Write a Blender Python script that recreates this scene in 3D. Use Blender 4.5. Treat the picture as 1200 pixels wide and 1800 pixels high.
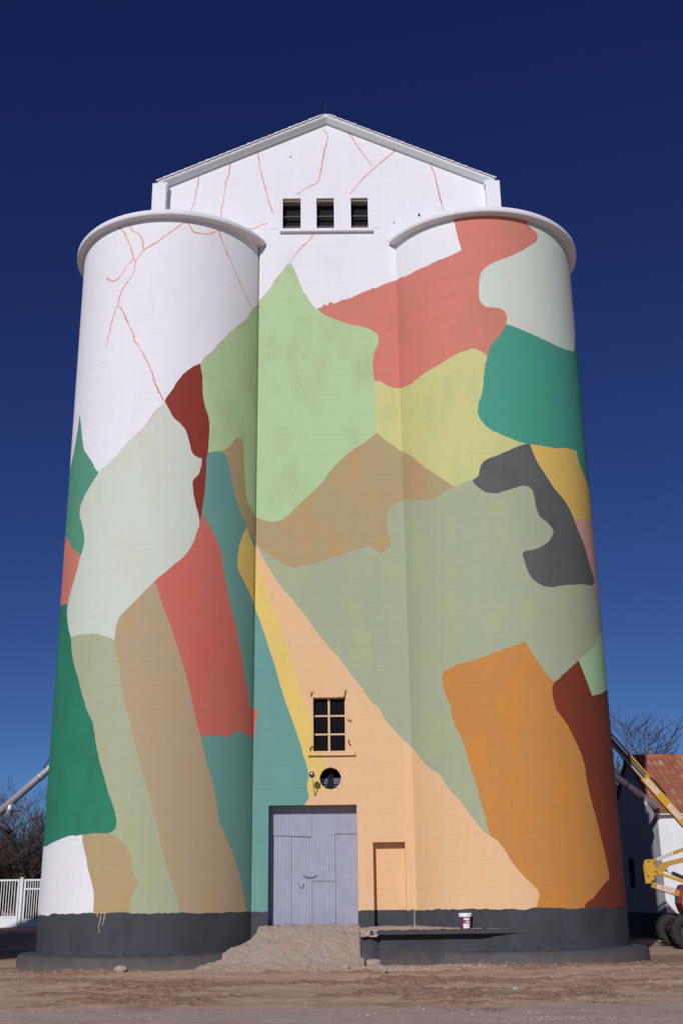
import bpy, bmesh, math, random
import numpy as np
from mathutils import Vector, Matrix, Euler
from mathutils.geometry import delaunay_2d_cdt

# ------------------------------------------------------------------ scene
for o in list(bpy.data.objects):
    bpy.data.objects.remove(o, do_unlink=True)
SC = bpy.context.scene
COL = SC.collection
RAD = math.radians
random.seed(7)

# ------------------------------------------------------------------ camera
cam_data = bpy.data.cameras.new('camera')
cam = bpy.data.objects.new('camera', cam_data)
COL.objects.link(cam)
PITCH, YAW, ROLL = 0.33182, 0.00698, -0.01286
fw = Vector((math.sin(YAW)*math.cos(PITCH), math.cos(YAW)*math.cos(PITCH), math.sin(PITCH)))
rt = Vector((math.cos(YAW), -math.sin(YAW), 0.0))
up = rt.cross(fw)
r2 = rt*math.cos(ROLL) + up*math.sin(ROLL)
u2 = up*math.cos(ROLL) - rt*math.sin(ROLL)
M = Matrix(((r2.x, u2.x, -fw.x), (r2.y, u2.y, -fw.y), (r2.z, u2.z, -fw.z)))
cam.matrix_world = Matrix.Translation((0.121, -27.584, 1.388)) @ M.to_4x4()
cam_data.sensor_fit = 'VERTICAL'
cam_data.sensor_height = 36.0
cam_data.lens = 36.0*1985.98/1800.0
cam_data.clip_start = 0.1
cam_data.clip_end = 6000.0
SC.camera = cam

# ------------------------------------------------------------------ light
SUN_AZ = RAD(17.6)      # to the left of straight behind the camera
SUN_EL = RAD(28.5)
sun_dir = Vector((-math.sin(SUN_AZ)*math.cos(SUN_EL), -math.cos(SUN_AZ)*math.cos(SUN_EL), math.sin(SUN_EL)))
world = bpy.data.worlds.new('World')
SC.world = world
world.use_nodes = True
wn = world.node_tree
for n in list(wn.nodes):
    wn.nodes.remove(n)
sky = wn.nodes.new('ShaderNodeTexSky')
sky.sky_type = 'NISHITA'
sky.sun_disc = False
sky.sun_elevation = SUN_EL
sky.sun_rotation = math.atan2(sun_dir.x, sun_dir.y)
sky.altitude = 6000.0
sky.air_density = 1.0
sky.dust_density = 0.5
sky.ozone_density = 6.0
bg = wn.nodes.new('ShaderNodeBackground')
bg.inputs['Strength'].default_value = 0.057
wo = wn.nodes.new('ShaderNodeOutputWorld')
# the deep, contrasty blue of a polarised sky: one response curve per channel for the whole dome
sep = wn.nodes.new('ShaderNodeSeparateColor')
com = wn.nodes.new('ShaderNodeCombineColor')
wn.links.new(sky.outputs['Color'], sep.inputs[0])
for ch, (gain, power) in enumerate(((0.72, 1.27), (0.585, 1.36), (0.97, 1.02))):
    pw = wn.nodes.new('ShaderNodeMath'); pw.operation = 'POWER'; pw.inputs[1].default_value = power
    ml = wn.nodes.new('ShaderNodeMath'); ml.operation = 'MULTIPLY'; ml.inputs[1].default_value = gain
    wn.links.new(sep.outputs[ch], pw.inputs[0]); wn.links.new(pw.outputs[0], ml.inputs[0]); wn.links.new(ml.outputs[0], com.inputs[ch])
wn.links.new(com.outputs[0], bg.inputs['Color'])
wn.links.new(bg.outputs['Background'], wo.inputs['Surface'])

sd = bpy.data.lights.new('sun', 'SUN')
sd.energy = 3.2
sd.angle = RAD(0.5)
sd.color = (1.0, 0.965, 0.965)
sun = bpy.data.objects.new('sun', sd)
COL.objects.link(sun)
sun.rotation_euler = (-sun_dir).to_track_quat('-Z', 'Y').to_euler()
sun.location = (-20, -40, 40)

SC.view_settings.view_transform = 'Standard'
SC.view_settings.look = 'None'
SC.view_settings.exposure = 0.0
SC.view_settings.gamma = 1.0
SC.view_settings.use_curve_mapping = False
SC.render.resolution_x = 682
SC.render.resolution_y = 1024

# traced outlines of the mural, in wall coordinates: (angle round the tower, height) or (x, height)
MURAL_LEFT = [
  ('salmon', [(-2.498,10.79),(-2.255,10.72),(-1.848,10.66),(-1.439,10.59),(-1.069,10.24),(-0.969,9.97),(-0.860,9.76),(-0.805,9.68),(-0.619,9.46),(-0.627,9.23),(-0.634,8.99),(-0.642,8.76),(-0.649,8.53),(-0.657,8.30),(-0.969,8.47),(-1.078,8.52),(-1.416,8.64),(-1.744,8.59),(-2.070,8.54),(-2.394,8.49),(-2.420,8.71),(-2.446,8.94),(-2.472,9.17),(-2.499,9.39),(-2.501,9.62),(-2.501,9.85),(-2.500,10.09),(-2.499,10.32),(-2.499,10.55)]),
  ('green_left', [(-0.994,13.64),(-0.943,13.31),(-0.896,12.91),(-0.838,12.50),(-0.758,12.26),(-0.684,12.03),(-0.627,11.79),(-0.584,11.68),(-0.502,11.49),(-0.510,11.28),(-0.519,11.07),(-0.528,10.86),(-0.537,10.65),(-0.546,10.44),(-0.555,10.23),(-0.564,10.02),(-0.607,9.85),(-0.652,9.67),(-0.699,9.50),(-0.780,9.55),(-0.805,9.68),(-0.860,9.76),(-0.969,9.97),(-1.068,10.23),(-1.439,10.59),(-2.204,10.74),(-2.230,10.97),(-2.256,11.21),(-2.283,11.44),(-2.309,11.68),(-2.335,11.92),(-1.681,12.26),(-1.255,12.37),(-1.138,12.53),(-1.089,12.73),(-1.030,13.15)]),
  ('light_green', [(0.362,14.46),(0.394,14.60),(0.440,14.79),(0.525,15.05),(0.563,15.24),(0.661,15.57),(0.761,15.91),(0.913,16.35),(0.964,16.61),(1.010,16.76),(1.069,16.95),(1.422,17.74),(1.426,17.49),(1.430,17.24),(1.434,16.99),(1.438,16.74),(1.442,16.49),(1.447,16.24),(1.451,16.00),(1.455,15.75),(1.460,15.51),(1.464,15.27),(1.469,15.02),(1.474,14.78),(1.478,14.55),(1.483,14.31),(1.489,14.07),(1.494,13.84),(1.500,13.60),(1.505,13.37),(1.511,13.14),(1.518,12.91),(1.524,12.68),(1.531,12.45),(1.539,12.23),(1.547,12.00),(1.556,11.78),(1.567,11.56),(1.579,11.34),(1.595,11.12),(1.691,10.92),(1.007,10.40),(0.927,10.54),(0.854,10.68),(0.787,10.82),(0.723,10.97),(0.662,11.13),(0.604,11.29),(0.548,11.45),(0.493,11.61),(0.427,12.04),(0.421,12.26),(0.415,12.47),(0.409,12.69),(0.403,12.91),(0.397,13.13),(0.392,13.35),(0.386,13.57),(0.380,13.79),(0.374,14.01),(0.368,14.24)]),
  ('teal', [(0.399,12.05),(0.488,12.13),(0.524,12.18),(0.568,12.22),(0.622,12.25),(0.691,12.34),(0.726,12.15),(0.761,11.96),(0.798,11.77),(0.835,11.59),(0.874,11.40),(0.915,11.22),(0.958,11.04),(1.003,10.86),(1.101,10.78),(1.221,10.73),(1.394,10.72),(1.813,10.76),(1.815,10.54),(1.818,10.31),(1.821,10.09),(1.823,9.87),(1.826,9.65),(1.828,9.43),(1.831,9.21),(1.833,8.99),(1.836,8.77),(1.839,8.56),(1.841,8.34),(1.844,8.13),(1.846,7.92),(1.849,7.70),(1.851,7.49),(1.854,7.28),(1.856,7.07),(1.858,6.87),(1.861,6.66),(1.863,6.45),(1.866,6.25),(1.868,6.04),(1.871,5.84),(1.873,5.64),(1.875,5.44),(1.878,5.24),(1.880,5.04),(1.882,4.84),(1.885,4.64),(1.887,4.44),(1.889,4.25),(1.892,4.05),(1.894,3.86),(1.896,3.67),(1.898,3.47),(1.901,3.28),(1.903,3.09),(1.905,2.90),(1.907,2.71),(1.910,2.52),(1.912,2.34),(1.914,2.15),(1.916,1.97),(1.918,1.78),(1.920,1.60),(1.923,1.41),(1.925,1.23),(1.927,1.05),(1.929,0.87),(1.931,0.69),(1.465,0.70),(1.223,0.72),(1.079,0.73),(0.965,0.74),(0.866,0.74),(0.778,0.75),(0.696,0.76),(0.620,0.76),(0.547,0.77),(0.477,0.77),(0.475,0.94),(0.473,1.11),(0.471,1.28),(0.469,1.45),(0.467,1.63),(0.465,1.80),(0.463,1.97),(0.461,2.15),(0.459,2.32),(0.456,2.50),(0.454,2.68),(0.452,2.85),(0.450,3.03),(0.448,3.21),(0.446,3.39),(0.444,3.57),(0.442,3.76),(0.439,3.94),(0.437,4.12),(0.435,4.31),(0.433,4.49),(0.431,4.68),(0.429,4.86),(0.426,5.05),(0.424,5.24),(0.422,5.43),(0.420,5.62),(0.419,5.80),(0.417,5.99),(0.416,6.18),(0.415,6.37),(0.414,6.55),(0.413,6.74),(0.412,6.93),(0.410,7.12),(0.409,7.32),(0.408,7.51),(0.407,7.70),(0.406,7.90),(0.404,8.09),(0.403,8.29),(0.402,8.49),(0.401,8.69),(0.399,8.89),(0.398,9.09),(0.397,9.29),(0.396,9.49),(0.394,9.69),(0.393,9.90),(0.392,10.10),(0.391,10.31),(0.389,10.52),(0.391,10.73),(0.392,10.95),(0.394,11.16),(0.395,11.38),(0.396,11.60),(0.398,11.82)]),
  ('brown', [(0.622,12.25),(0.667,12.19),(0.700,12.04),(0.722,11.82),(0.759,11.46),(0.804,11.06),(0.865,10.76),(0.930,10.49),(0.947,10.39),(0.982,10.29),(1.092,10.11),(1.229,9.96),(1.818,10.28),(1.811,10.92),(1.222,10.57),(1.040,10.89),(0.979,11.06),(0.940,11.24),(0.920,11.57),(0.904,12.03),(0.893,12.42),(0.883,12.65),(0.870,12.81),(0.825,12.77),(0.772,12.68),(0.739,12.53),(0.706,12.42),(0.659,12.32)]),
  ('yellow', [(0.947,10.39),(0.904,10.20),(0.868,9.97),(0.845,9.69),(0.833,9.43),(0.849,9.21),(0.895,9.06),(0.956,8.89),(1.013,8.72),(1.061,8.55),(1.123,8.35),(1.725,8.25),(1.723,8.47),(1.720,8.69),(1.717,8.91),(1.714,9.13),(1.711,9.36),(1.708,9.58),(1.705,9.81),(1.231,9.73),(1.067,10.02),(1.033,10.10),(0.986,10.27)]),
  ('dark_red', [(0.060,13.42),(0.100,13.63),(0.137,13.80),(0.167,13.98),(0.218,14.19),(0.278,14.37),(0.339,14.50),(0.386,14.57),(0.390,14.44),(0.409,14.24),(0.412,13.96),(0.420,13.69),(0.446,13.38),(0.474,13.16),(0.491,12.93),(0.493,12.69),(0.491,12.38),(0.485,12.14),(0.472,11.98),(0.473,11.64),(0.468,11.30),(0.461,10.95),(0.443,10.56),(0.425,10.22),(0.313,10.27),(0.304,10.48),(0.295,10.69),(0.286,10.90),(0.277,11.12),(0.267,11.33),(0.258,11.55),(0.249,11.76),(0.240,11.98),(0.211,12.19),(0.182,12.40),(0.153,12.61),(0.124,12.83),(0.095,13.04)]),
  ('red', [(0.425,10.22),(0.443,10.52),(0.487,10.33),(0.537,10.14),(0.591,9.89),(0.638,9.66),(0.662,9.41),(0.690,9.02),(0.718,8.71),(0.761,8.30),(0.815,7.89),(0.853,7.55),(0.897,7.20),(0.930,6.89),(0.956,6.65),(1.001,6.25),(1.038,5.99),(1.067,5.86),(1.477,5.99),(1.483,5.75),(1.488,5.51),(1.494,5.28),(1.073,5.12),(0.989,5.20),(0.911,5.25),(0.857,5.25),(0.817,5.17),(0.785,5.09),(0.744,5.07),(0.713,5.10),(0.640,5.10),(0.557,5.07),(0.525,5.04),(0.494,5.01),(0.444,5.25),(0.396,5.48),(0.373,5.67),(0.350,5.86),(0.328,6.05),(0.305,6.24),(0.282,6.44),(0.259,6.63),(0.237,6.82),(0.214,7.02),(0.191,7.22),(0.168,7.41),(0.145,7.61),(0.115,7.80),(0.084,8.00),(0.054,8.19),(0.023,8.39),(-0.009,8.58),(0.052,8.77),(0.113,8.96),(0.174,9.16),(0.230,9.36),(0.287,9.56),(0.345,9.77)]),
  ('tan', [(-0.304,7.30),(-0.300,7.47),(-0.290,7.68),(-0.266,7.85),(-0.228,7.96),(-0.140,8.19),(-0.054,8.43),(0.006,8.61),(0.040,8.70),(0.070,8.51),(0.107,8.20),(0.154,7.89),(0.195,7.61),(0.233,7.32),(0.283,6.95),(0.332,6.57),(0.375,6.18),(0.418,5.75),(0.453,5.36),(0.494,5.01),(0.529,4.69),(0.570,4.34),(0.618,3.99),(0.652,3.64),(0.672,3.36),(0.686,3.13),(0.725,3.00),(0.757,2.86),(0.809,2.63),(0.867,2.34),(0.923,2.03),(0.971,1.69),(1.013,1.38),(1.040,1.21),(1.069,0.91),(1.070,0.73),(0.948,0.74),(0.844,0.75),(0.750,0.75),(0.663,0.76),(0.582,0.76),(0.505,0.77),(0.431,0.77),(0.359,0.78),(0.288,0.78),(0.277,0.94),(0.265,1.11),(0.254,1.27),(0.242,1.44),(0.231,1.61),(0.219,1.77),(0.207,1.94),(0.196,2.11),(0.184,2.28),(0.172,2.44),(0.152,2.61),(0.132,2.78),(0.111,2.95),(0.091,3.12),(0.070,3.29),(0.049,3.47),(0.028,3.64),(0.007,3.81),(-0.014,3.99),(-0.036,4.16),(-0.057,4.34),(-0.079,4.51),(-0.101,4.69),(-0.118,4.87),(-0.135,5.05),(-0.152,5.23),(-0.169,5.41),(-0.186,5.60),(-0.204,5.78),(-0.221,5.97),(-0.239,6.15),(-0.257,6.34),(-0.276,6.53),(-0.295,6.72),(-0.314,6.91),(-0.333,7.10)]),
  ('sage_left', [(-1.013,7.63),(-0.862,7.85),(-0.678,7.80),(-0.533,7.78),(-0.344,7.59),(-0.304,7.29),(-0.276,7.02),(-0.243,6.71),(-0.223,6.41),(-0.205,6.14),(-0.187,5.90),(-0.148,5.60),(-0.114,5.27),(-0.081,4.95),(-0.039,4.63),(-0.005,4.31),(0.036,3.99),(0.074,3.66),(0.112,3.36),(0.153,2.93),(0.194,2.54),(0.234,2.20),(0.272,1.93),(0.311,1.66),(0.337,1.42),(0.354,1.19),(0.360,0.95),(0.362,0.78),(0.297,0.78),(0.233,0.78),(0.170,0.79),(0.106,0.79),(0.043,0.79),(-0.021,0.79),(-0.086,0.80),(-0.152,0.80),(-0.219,0.80),(-0.223,0.96),(-0.226,1.13),(-0.230,1.29),(-0.234,1.45),(-0.237,1.62),(-0.241,1.79),(-0.245,1.95),(-0.248,2.12),(-0.252,2.29),(-0.256,2.46),(-0.291,2.65),(-0.327,2.83),(-0.364,3.02),(-0.413,3.19),(-0.464,3.37),(-0.519,3.55),(-0.576,3.73),(-0.591,3.91),(-0.607,4.09),(-0.623,4.28),(-0.640,4.46),(-0.657,4.64),(-0.674,4.83),(-0.692,5.02),(-0.710,5.21),(-0.729,5.40),(-0.749,5.59),(-0.769,5.78),(-0.791,5.98),(-0.813,6.18),(-0.836,6.38),(-0.861,6.58),(-0.887,6.78),(-0.915,6.99),(-0.944,7.20),(-0.977,7.41)]),
  ('khaki', [(-0.522,2.95),(-0.461,3.03),(-0.376,3.08),(-0.282,2.95),(-0.239,2.87),(-0.175,2.77),(-0.111,2.62),(-0.073,2.48),(-0.056,2.33),(-0.045,2.12),(-0.024,1.98),(0.006,1.90),(0.009,1.82),(-0.011,1.68),(-0.043,1.52),(-0.055,1.38),(-0.039,1.26),(-0.015,1.20),(0.016,0.79),(-0.054,0.79),(-0.125,0.80),(-0.198,0.80),(-0.273,0.80),(-0.351,0.80),(-0.361,1.20),(-0.364,1.51),(-0.371,1.68),(-0.401,1.90),(-0.432,2.11),(-0.459,2.35),(-0.493,2.60),(-0.519,2.85)]),
  ('dark_green', [(-0.847,7.55),(-0.807,7.14),(-0.757,6.82),(-0.675,6.42),(-0.628,6.13),(-0.581,5.88),(-0.555,5.71),(-0.507,5.53),(-0.470,5.33),(-0.445,5.06),(-0.414,4.76),(-0.368,4.40),(-0.315,4.03),(-0.271,3.72),(-0.226,3.44),(-0.202,3.25),(-0.193,3.07),(-0.204,2.98),(-0.235,2.91),(-0.278,2.89),(-0.372,2.90),(-0.457,2.89),(-0.520,2.88),(-0.598,2.86),(-0.623,2.88),(-0.707,2.86),(-0.810,2.81),(-0.970,2.74),(-1.085,2.70),(-1.390,2.68),(-2.109,2.49),(-2.131,2.68),(-2.154,2.87),(-2.176,3.05),(-2.199,3.24),(-2.222,3.43),(-2.244,3.62),(-2.267,3.81),(-2.290,4.00),(-2.314,4.19),(-2.337,4.39),(-2.360,4.58),(-2.384,4.77),(-2.407,4.97),(-2.431,5.17),(-2.455,5.36),(-2.478,5.56),(-2.502,5.76),(-2.501,5.96),(-2.501,6.16),(-2.500,6.36),(-2.500,6.56),(-2.499,6.77),(-2.498,6.97),(-2.498,7.17),(-2.497,7.38),(-2.497,7.59),(-2.496,7.79),(-2.496,8.00),(-2.495,8.21),(-2.495,8.42),(-2.475,8.48),(-2.124,8.53),(-1.771,8.59),(-1.416,8.64),(-1.078,8.52),(-0.969,8.47),(-0.904,8.44),(-0.858,8.00)]),
  ('mint', [(0.058,13.42),(0.033,13.29),(-0.018,13.16),(-0.063,12.95),(-0.114,12.74),(-0.166,12.58),(-0.219,12.47),(-0.297,12.32),(-0.358,12.11),(-0.446,11.91),(-0.510,11.80),(-0.551,11.78),(-0.584,11.68),(-0.647,11.50),(-0.722,11.30),(-0.784,11.13),(-0.830,10.93),(-0.838,10.71),(-0.808,10.54),(-0.770,10.33),(-0.728,10.00),(-0.746,9.71),(-0.780,9.55),(-0.804,9.34),(-0.855,9.01),(-0.909,8.75),(-0.947,8.55),(-0.970,8.27),(-0.942,8.04),(-0.904,7.80),(-0.847,7.55),(-0.731,7.57),(-0.631,7.55),(-0.526,7.52),(-0.429,7.44),(-0.354,7.37),(-0.304,7.30),(-0.300,7.47),(-0.290,7.68),(-0.266,7.85),(-0.228,7.96),(-0.140,8.19),(-0.054,8.43),(0.006,8.61),(0.040,8.70),(0.078,8.81),(0.139,8.95),(0.212,9.15),(0.286,9.33),(0.335,9.53),(0.367,9.70),(0.396,9.96),(0.425,10.22),(0.403,10.52),(0.373,10.81),(0.354,11.06),(0.346,11.25),(0.358,11.37),(0.392,11.48),(0.410,11.58),(0.424,11.77),(0.428,11.96),(0.400,11.96),(0.359,12.00),(0.334,12.08),(0.316,12.23),(0.292,12.46),(0.272,12.62),(0.243,12.75),(0.202,12.86),(0.154,12.97),(0.120,13.12),(0.091,13.28)]),
]
MURAL_WALL = [
  ('sage', [(-2.169,10.00),(-1.984,10.13),(-1.798,10.26),(-1.612,10.38),(-1.425,10.51),(-1.238,10.64),(-1.050,10.77),(-0.862,10.91),(-0.653,10.96),(-0.445,11.00),(-0.236,11.05),(-0.027,11.10),(0.182,11.15),(0.391,11.20),(0.601,11.25),(0.811,11.30),(1.021,11.35),(1.231,11.40),(1.442,11.45),(1.653,11.50),(1.875,11.52),(2.098,11.53),(2.320,11.55),(2.543,11.56),(2.766,11.58),(2.989,11.60),(3.212,11.61),(3.435,11.63),(3.587,11.70),(3.738,11.75),(3.953,11.88),(4.169,12.02),(4.385,12.15),(4.602,12.29),(4.820,12.42),(5.012,12.31),(5.205,12.21),(5.396,12.10),(5.588,11.99),(5.779,11.88),(5.969,11.77),(6.159,11.66),(6.349,11.56),(6.538,11.45),(6.727,11.34),(6.915,11.24),(7.103,11.13),(7.290,11.02),(7.477,10.92),(7.664,10.81),(7.643,10.58),(7.622,10.36),(7.601,10.14),(7.580,9.92),(7.559,9.69),(7.538,9.47),(7.517,9.26),(7.497,9.04),(7.476,8.82),(7.456,8.61),(7.436,8.39),(7.416,8.18),(7.397,7.98),(7.378,7.77),(7.358,7.57),(7.339,7.37),(7.320,7.16),(7.301,6.96),(7.282,6.76),(7.263,6.56),(7.245,6.36),(7.226,6.17),(7.207,5.97),(7.189,5.77),(7.171,5.58),(7.152,5.39),(7.134,5.19),(7.116,5.00),(6.988,4.84),(6.860,4.68),(6.733,4.53),(6.606,4.37),(6.480,4.22),(6.355,4.06),(6.229,3.91),(6.105,3.75),(5.980,3.60),(5.857,3.45),(5.733,3.29),(5.610,3.14),(5.488,2.99),(5.366,2.84),(5.244,2.69),(5.123,2.54),(5.003,2.39),(4.839,2.27),(4.675,2.14),(4.512,2.02),(4.349,1.89),(4.187,1.77),(4.025,1.65),(3.862,1.75),(3.698,1.86),(3.534,1.97),(3.369,2.08),(3.204,2.20),(3.039,2.31),(2.873,2.42),(2.730,2.54),(2.587,2.66),(2.443,2.79),(2.299,2.91),(2.155,3.03),(2.010,3.16),(1.865,3.28),(1.719,3.41),(1.573,3.53),(1.426,3.66),(1.279,3.78),(1.132,3.91),(0.984,4.04),(0.836,4.16),(0.687,4.29),(0.538,4.42),(0.388,4.55),(0.238,4.68),(0.123,4.83),(0.008,4.99),(-0.107,5.15),(-0.223,5.30),(-0.339,5.46),(-0.456,5.62),(-0.573,5.78),(-0.690,5.94),(-0.808,6.10),(-0.927,6.27),(-1.046,6.43),(-1.165,6.59),(-1.285,6.75),(-1.405,6.92),(-1.526,7.08),(-1.647,7.25),(-1.768,7.42),(-1.890,7.58),(-2.013,7.75),(-2.136,7.92),(-2.139,8.12),(-2.142,8.33),(-2.146,8.53),(-2.149,8.74),(-2.152,8.95),(-2.155,9.15),(-2.159,9.36),(-2.162,9.57),(-2.165,9.79)]),
  ('yellow_green', [(0.993,15.80),(1.201,15.88),(1.410,15.95),(1.619,16.03),(1.828,16.10),(2.038,16.18),(2.248,16.25),(2.458,16.33),(2.669,16.40),(2.880,16.48),(3.126,16.48),(3.371,16.47),(3.617,16.47),(3.862,16.47),(4.108,16.47),(4.353,16.46),(4.599,16.46),(4.585,16.22),(4.571,15.97),(4.557,15.73),(4.544,15.49),(4.530,15.25),(4.517,15.01),(4.503,14.77),(4.490,14.54),(4.477,14.30),(4.463,14.07),(4.617,13.87),(4.770,13.68),(4.922,13.48),(5.074,13.29),(5.225,13.10),(5.376,12.90),(5.269,12.42),(5.064,12.34),(4.860,12.26),(4.656,12.19),(4.452,12.11),(4.249,12.03),(4.046,11.95),(3.861,11.83),(3.738,11.75),(3.587,11.70),(3.435,11.63),(3.283,11.55),(3.106,11.55),(2.890,11.60),(2.674,11.64),(2.459,11.68),(2.242,11.73),(2.026,11.77),(1.810,11.82),(1.636,11.98),(1.461,12.14),(1.286,12.30),(1.110,12.47),(0.934,12.63),(0.938,12.87),(0.943,13.10),(0.947,13.34),(0.952,13.58),(0.956,13.82),(0.961,14.07),(0.965,14.31),(0.970,14.56),(0.974,14.80),(0.979,15.05),(0.984,15.30),(0.989,15.55)]),
  ('salmon', [(-0.280,16.80),(-0.241,16.87),(-0.202,16.82),(-0.099,16.95),(0.010,16.92),(0.074,17.04),(0.191,16.97),(0.389,17.07),(0.625,17.14),(0.942,17.30),(1.181,17.40),(1.261,17.46),(1.323,17.44),(1.579,17.57),(1.818,17.66),(1.946,17.70),(2.019,17.77),(2.219,17.83),(2.458,17.87),(2.697,17.90),(2.936,17.94),(2.927,17.69),(2.917,17.43),(2.907,17.18),(2.897,16.93),(2.888,16.68),(2.878,16.43),(2.869,16.18),(2.859,15.94),(2.850,15.69),(2.841,15.45),(2.831,15.21),(2.822,14.97),(2.813,14.73),(2.804,14.49),(2.795,14.25),(2.513,14.38),(2.230,14.50),(2.099,14.44),(1.944,14.40),(1.769,14.40),(1.640,14.44),(1.520,14.52),(1.391,14.60),(1.231,14.61),(0.971,14.61),(0.673,15.12),(0.482,15.25),(0.291,15.38),(0.099,15.51),(-0.093,15.64),(-0.163,15.93),(-0.234,16.22),(-0.305,16.51)]),
  ('brown', [(1.274,13.10),(1.465,12.91),(1.686,12.74),(1.935,12.54),(2.127,12.45),(2.309,12.29),(2.489,12.11),(2.707,11.97),(2.959,11.77),(3.175,11.61),(3.283,11.55),(3.132,11.48),(2.905,11.35),(2.678,11.22),(2.543,11.16),(2.418,11.18),(2.271,11.20),(2.123,11.16),(1.977,11.23),(1.828,11.17),(1.678,11.07),(1.564,10.94),(1.501,10.76),(1.481,10.57),(1.490,10.34),(1.529,10.17),(1.569,10.03),(1.522,9.90),(1.404,9.82),(1.279,9.76),(1.187,9.85),(1.101,9.93),(0.920,9.95),(0.737,9.88),(0.547,9.82),(0.372,9.76),(0.009,9.63),(-0.354,9.51),(-0.716,9.44),(-0.932,9.42),(-1.113,9.47),(-1.294,9.59),(-1.476,9.72),(-1.659,9.86),(-1.842,9.99),(-1.915,10.03),(-2.170,10.07),(-2.174,10.32),(-2.178,10.57),(-2.182,10.82),(-2.186,11.08),(-1.980,11.11),(-1.774,11.13),(-1.569,11.16),(-1.363,11.19),(-1.157,11.22),(-1.010,11.38),(-0.862,11.53),(-0.714,11.69),(-0.566,11.84),(-0.417,12.00),(-0.267,12.16),(-0.117,12.32),(0.034,12.48),(0.185,12.64),(0.337,12.80),(0.570,12.87),(0.805,12.95),(1.039,13.03)]),
  ('light_green', [(-2.271,16.50),(-2.103,16.76),(-1.933,16.97),(-1.810,17.15),(-1.616,17.41),(-1.421,17.75),(-1.264,17.97),(-1.146,18.17),(-1.036,18.30),(-0.988,18.22),(-0.884,17.99),(-0.789,17.72),(-0.671,17.40),(-0.553,17.18),(-0.397,16.91),(-0.280,16.80),(-0.086,16.64),(0.109,16.53),(0.381,16.42),(0.613,16.33),(0.924,16.26),(1.156,16.17),(1.294,16.08),(1.369,15.97),(1.382,15.84),(1.363,15.71),(1.298,15.56),(1.232,15.39),(1.211,15.11),(1.220,14.82),(1.231,14.61),(1.247,14.27),(1.256,13.65),(1.274,13.10),(1.052,12.91),(0.862,12.77),(0.672,12.65),(0.445,12.47),(0.256,12.27),(0.030,12.02),(-0.195,11.70),(-0.456,11.43),(-0.714,11.18),(-1.008,10.87),(-1.191,10.72),(-1.447,10.65),(-1.667,10.69),(-1.888,10.77),(-2.035,10.84),(-2.183,10.92),(-2.187,11.14),(-2.190,11.36),(-2.194,11.58),(-2.197,11.80),(-2.201,12.03),(-2.204,12.25),(-2.208,12.48),(-2.211,12.71),(-2.215,12.93),(-2.218,13.16),(-2.222,13.39),(-2.226,13.63),(-2.229,13.86),(-2.233,14.09),(-2.237,14.33),(-2.240,14.56),(-2.244,14.80),(-2.248,15.04),(-2.252,15.28),(-2.255,15.52),(-2.259,15.76),(-2.263,16.01),(-2.267,16.25)]),
  ('peach', [(-1.908,10.07),(-1.842,9.99),(-1.730,9.73),(-1.546,9.42),(-1.400,9.16),(-1.218,8.90),(-1.002,8.64),(-0.823,8.41),(-0.610,8.15),(-0.398,7.82),(-0.187,7.53),(0.023,7.28),(0.127,7.16),(0.280,6.97),(0.534,6.61),(0.747,6.35),(0.949,6.02),(1.153,5.84),(1.286,5.60),(1.486,5.33),(1.686,5.10),(1.820,4.97),(1.947,4.87),(2.051,4.71),(2.216,4.52),(2.373,4.36),(2.605,4.19),(2.707,4.01),(2.834,3.82),(3.029,3.63),(3.185,3.38),(3.375,3.13),(3.565,2.91),(3.706,2.79),(3.758,2.77),(3.873,2.68),(4.022,2.48),(4.179,2.21),(4.388,1.95),(4.561,1.76),(4.698,1.64),(4.758,1.54),(4.764,1.45),(4.722,1.31),(4.686,1.17),(4.672,1.00),(4.658,0.82),(4.644,0.65),(4.457,0.65),(4.270,0.65),(4.083,0.66),(3.896,0.66),(3.710,0.66),(3.523,0.66),(3.336,0.66),(3.149,0.67),(2.962,0.67),(2.775,0.67),(2.589,0.67),(2.402,0.68),(2.215,0.68),(2.028,0.68),(1.841,0.68),(1.655,0.69),(1.468,0.69),(1.281,0.69),(1.094,0.69),(0.908,0.69),(0.721,0.70),(0.534,0.70),(0.347,0.70),(0.161,0.70),(-0.026,0.71),(-0.213,0.71),(-0.399,0.71),(-0.586,0.71),(-0.773,0.71),(-0.960,0.72),(-1.146,0.72),(-1.333,0.72),(-1.520,0.72),(-1.706,0.73),(-1.893,0.73),(-1.895,0.90),(-1.898,1.08),(-1.900,1.25),(-1.903,1.43),(-1.905,1.61),(-1.908,1.79),(-1.910,1.97),(-1.913,2.15),(-1.915,2.33),(-1.918,2.51),(-1.920,2.69),(-1.923,2.88),(-1.926,3.06),(-1.928,3.24),(-1.931,3.43),(-1.933,3.62),(-1.936,3.80),(-1.939,3.99),(-1.941,4.18),(-1.944,4.37),(-1.947,4.56),(-1.950,4.75),(-1.952,4.95),(-1.955,5.14),(-1.958,5.34),(-1.960,5.53),(-1.963,5.73),(-1.966,5.92),(-1.969,6.12),(-1.972,6.32),(-1.974,6.52),(-1.977,6.72),(-1.980,6.92),(-1.983,7.13),(-1.986,7.33),(-1.989,7.54),(-1.992,7.74),(-1.994,7.95),(-1.997,8.16),(-2.000,8.37),(-2.003,8.58),(-2.006,8.79),(-2.009,9.00),(-2.012,9.21),(-2.015,9.42),(-2.018,9.64),(-2.021,9.86),(-2.024,10.07)]),
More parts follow.
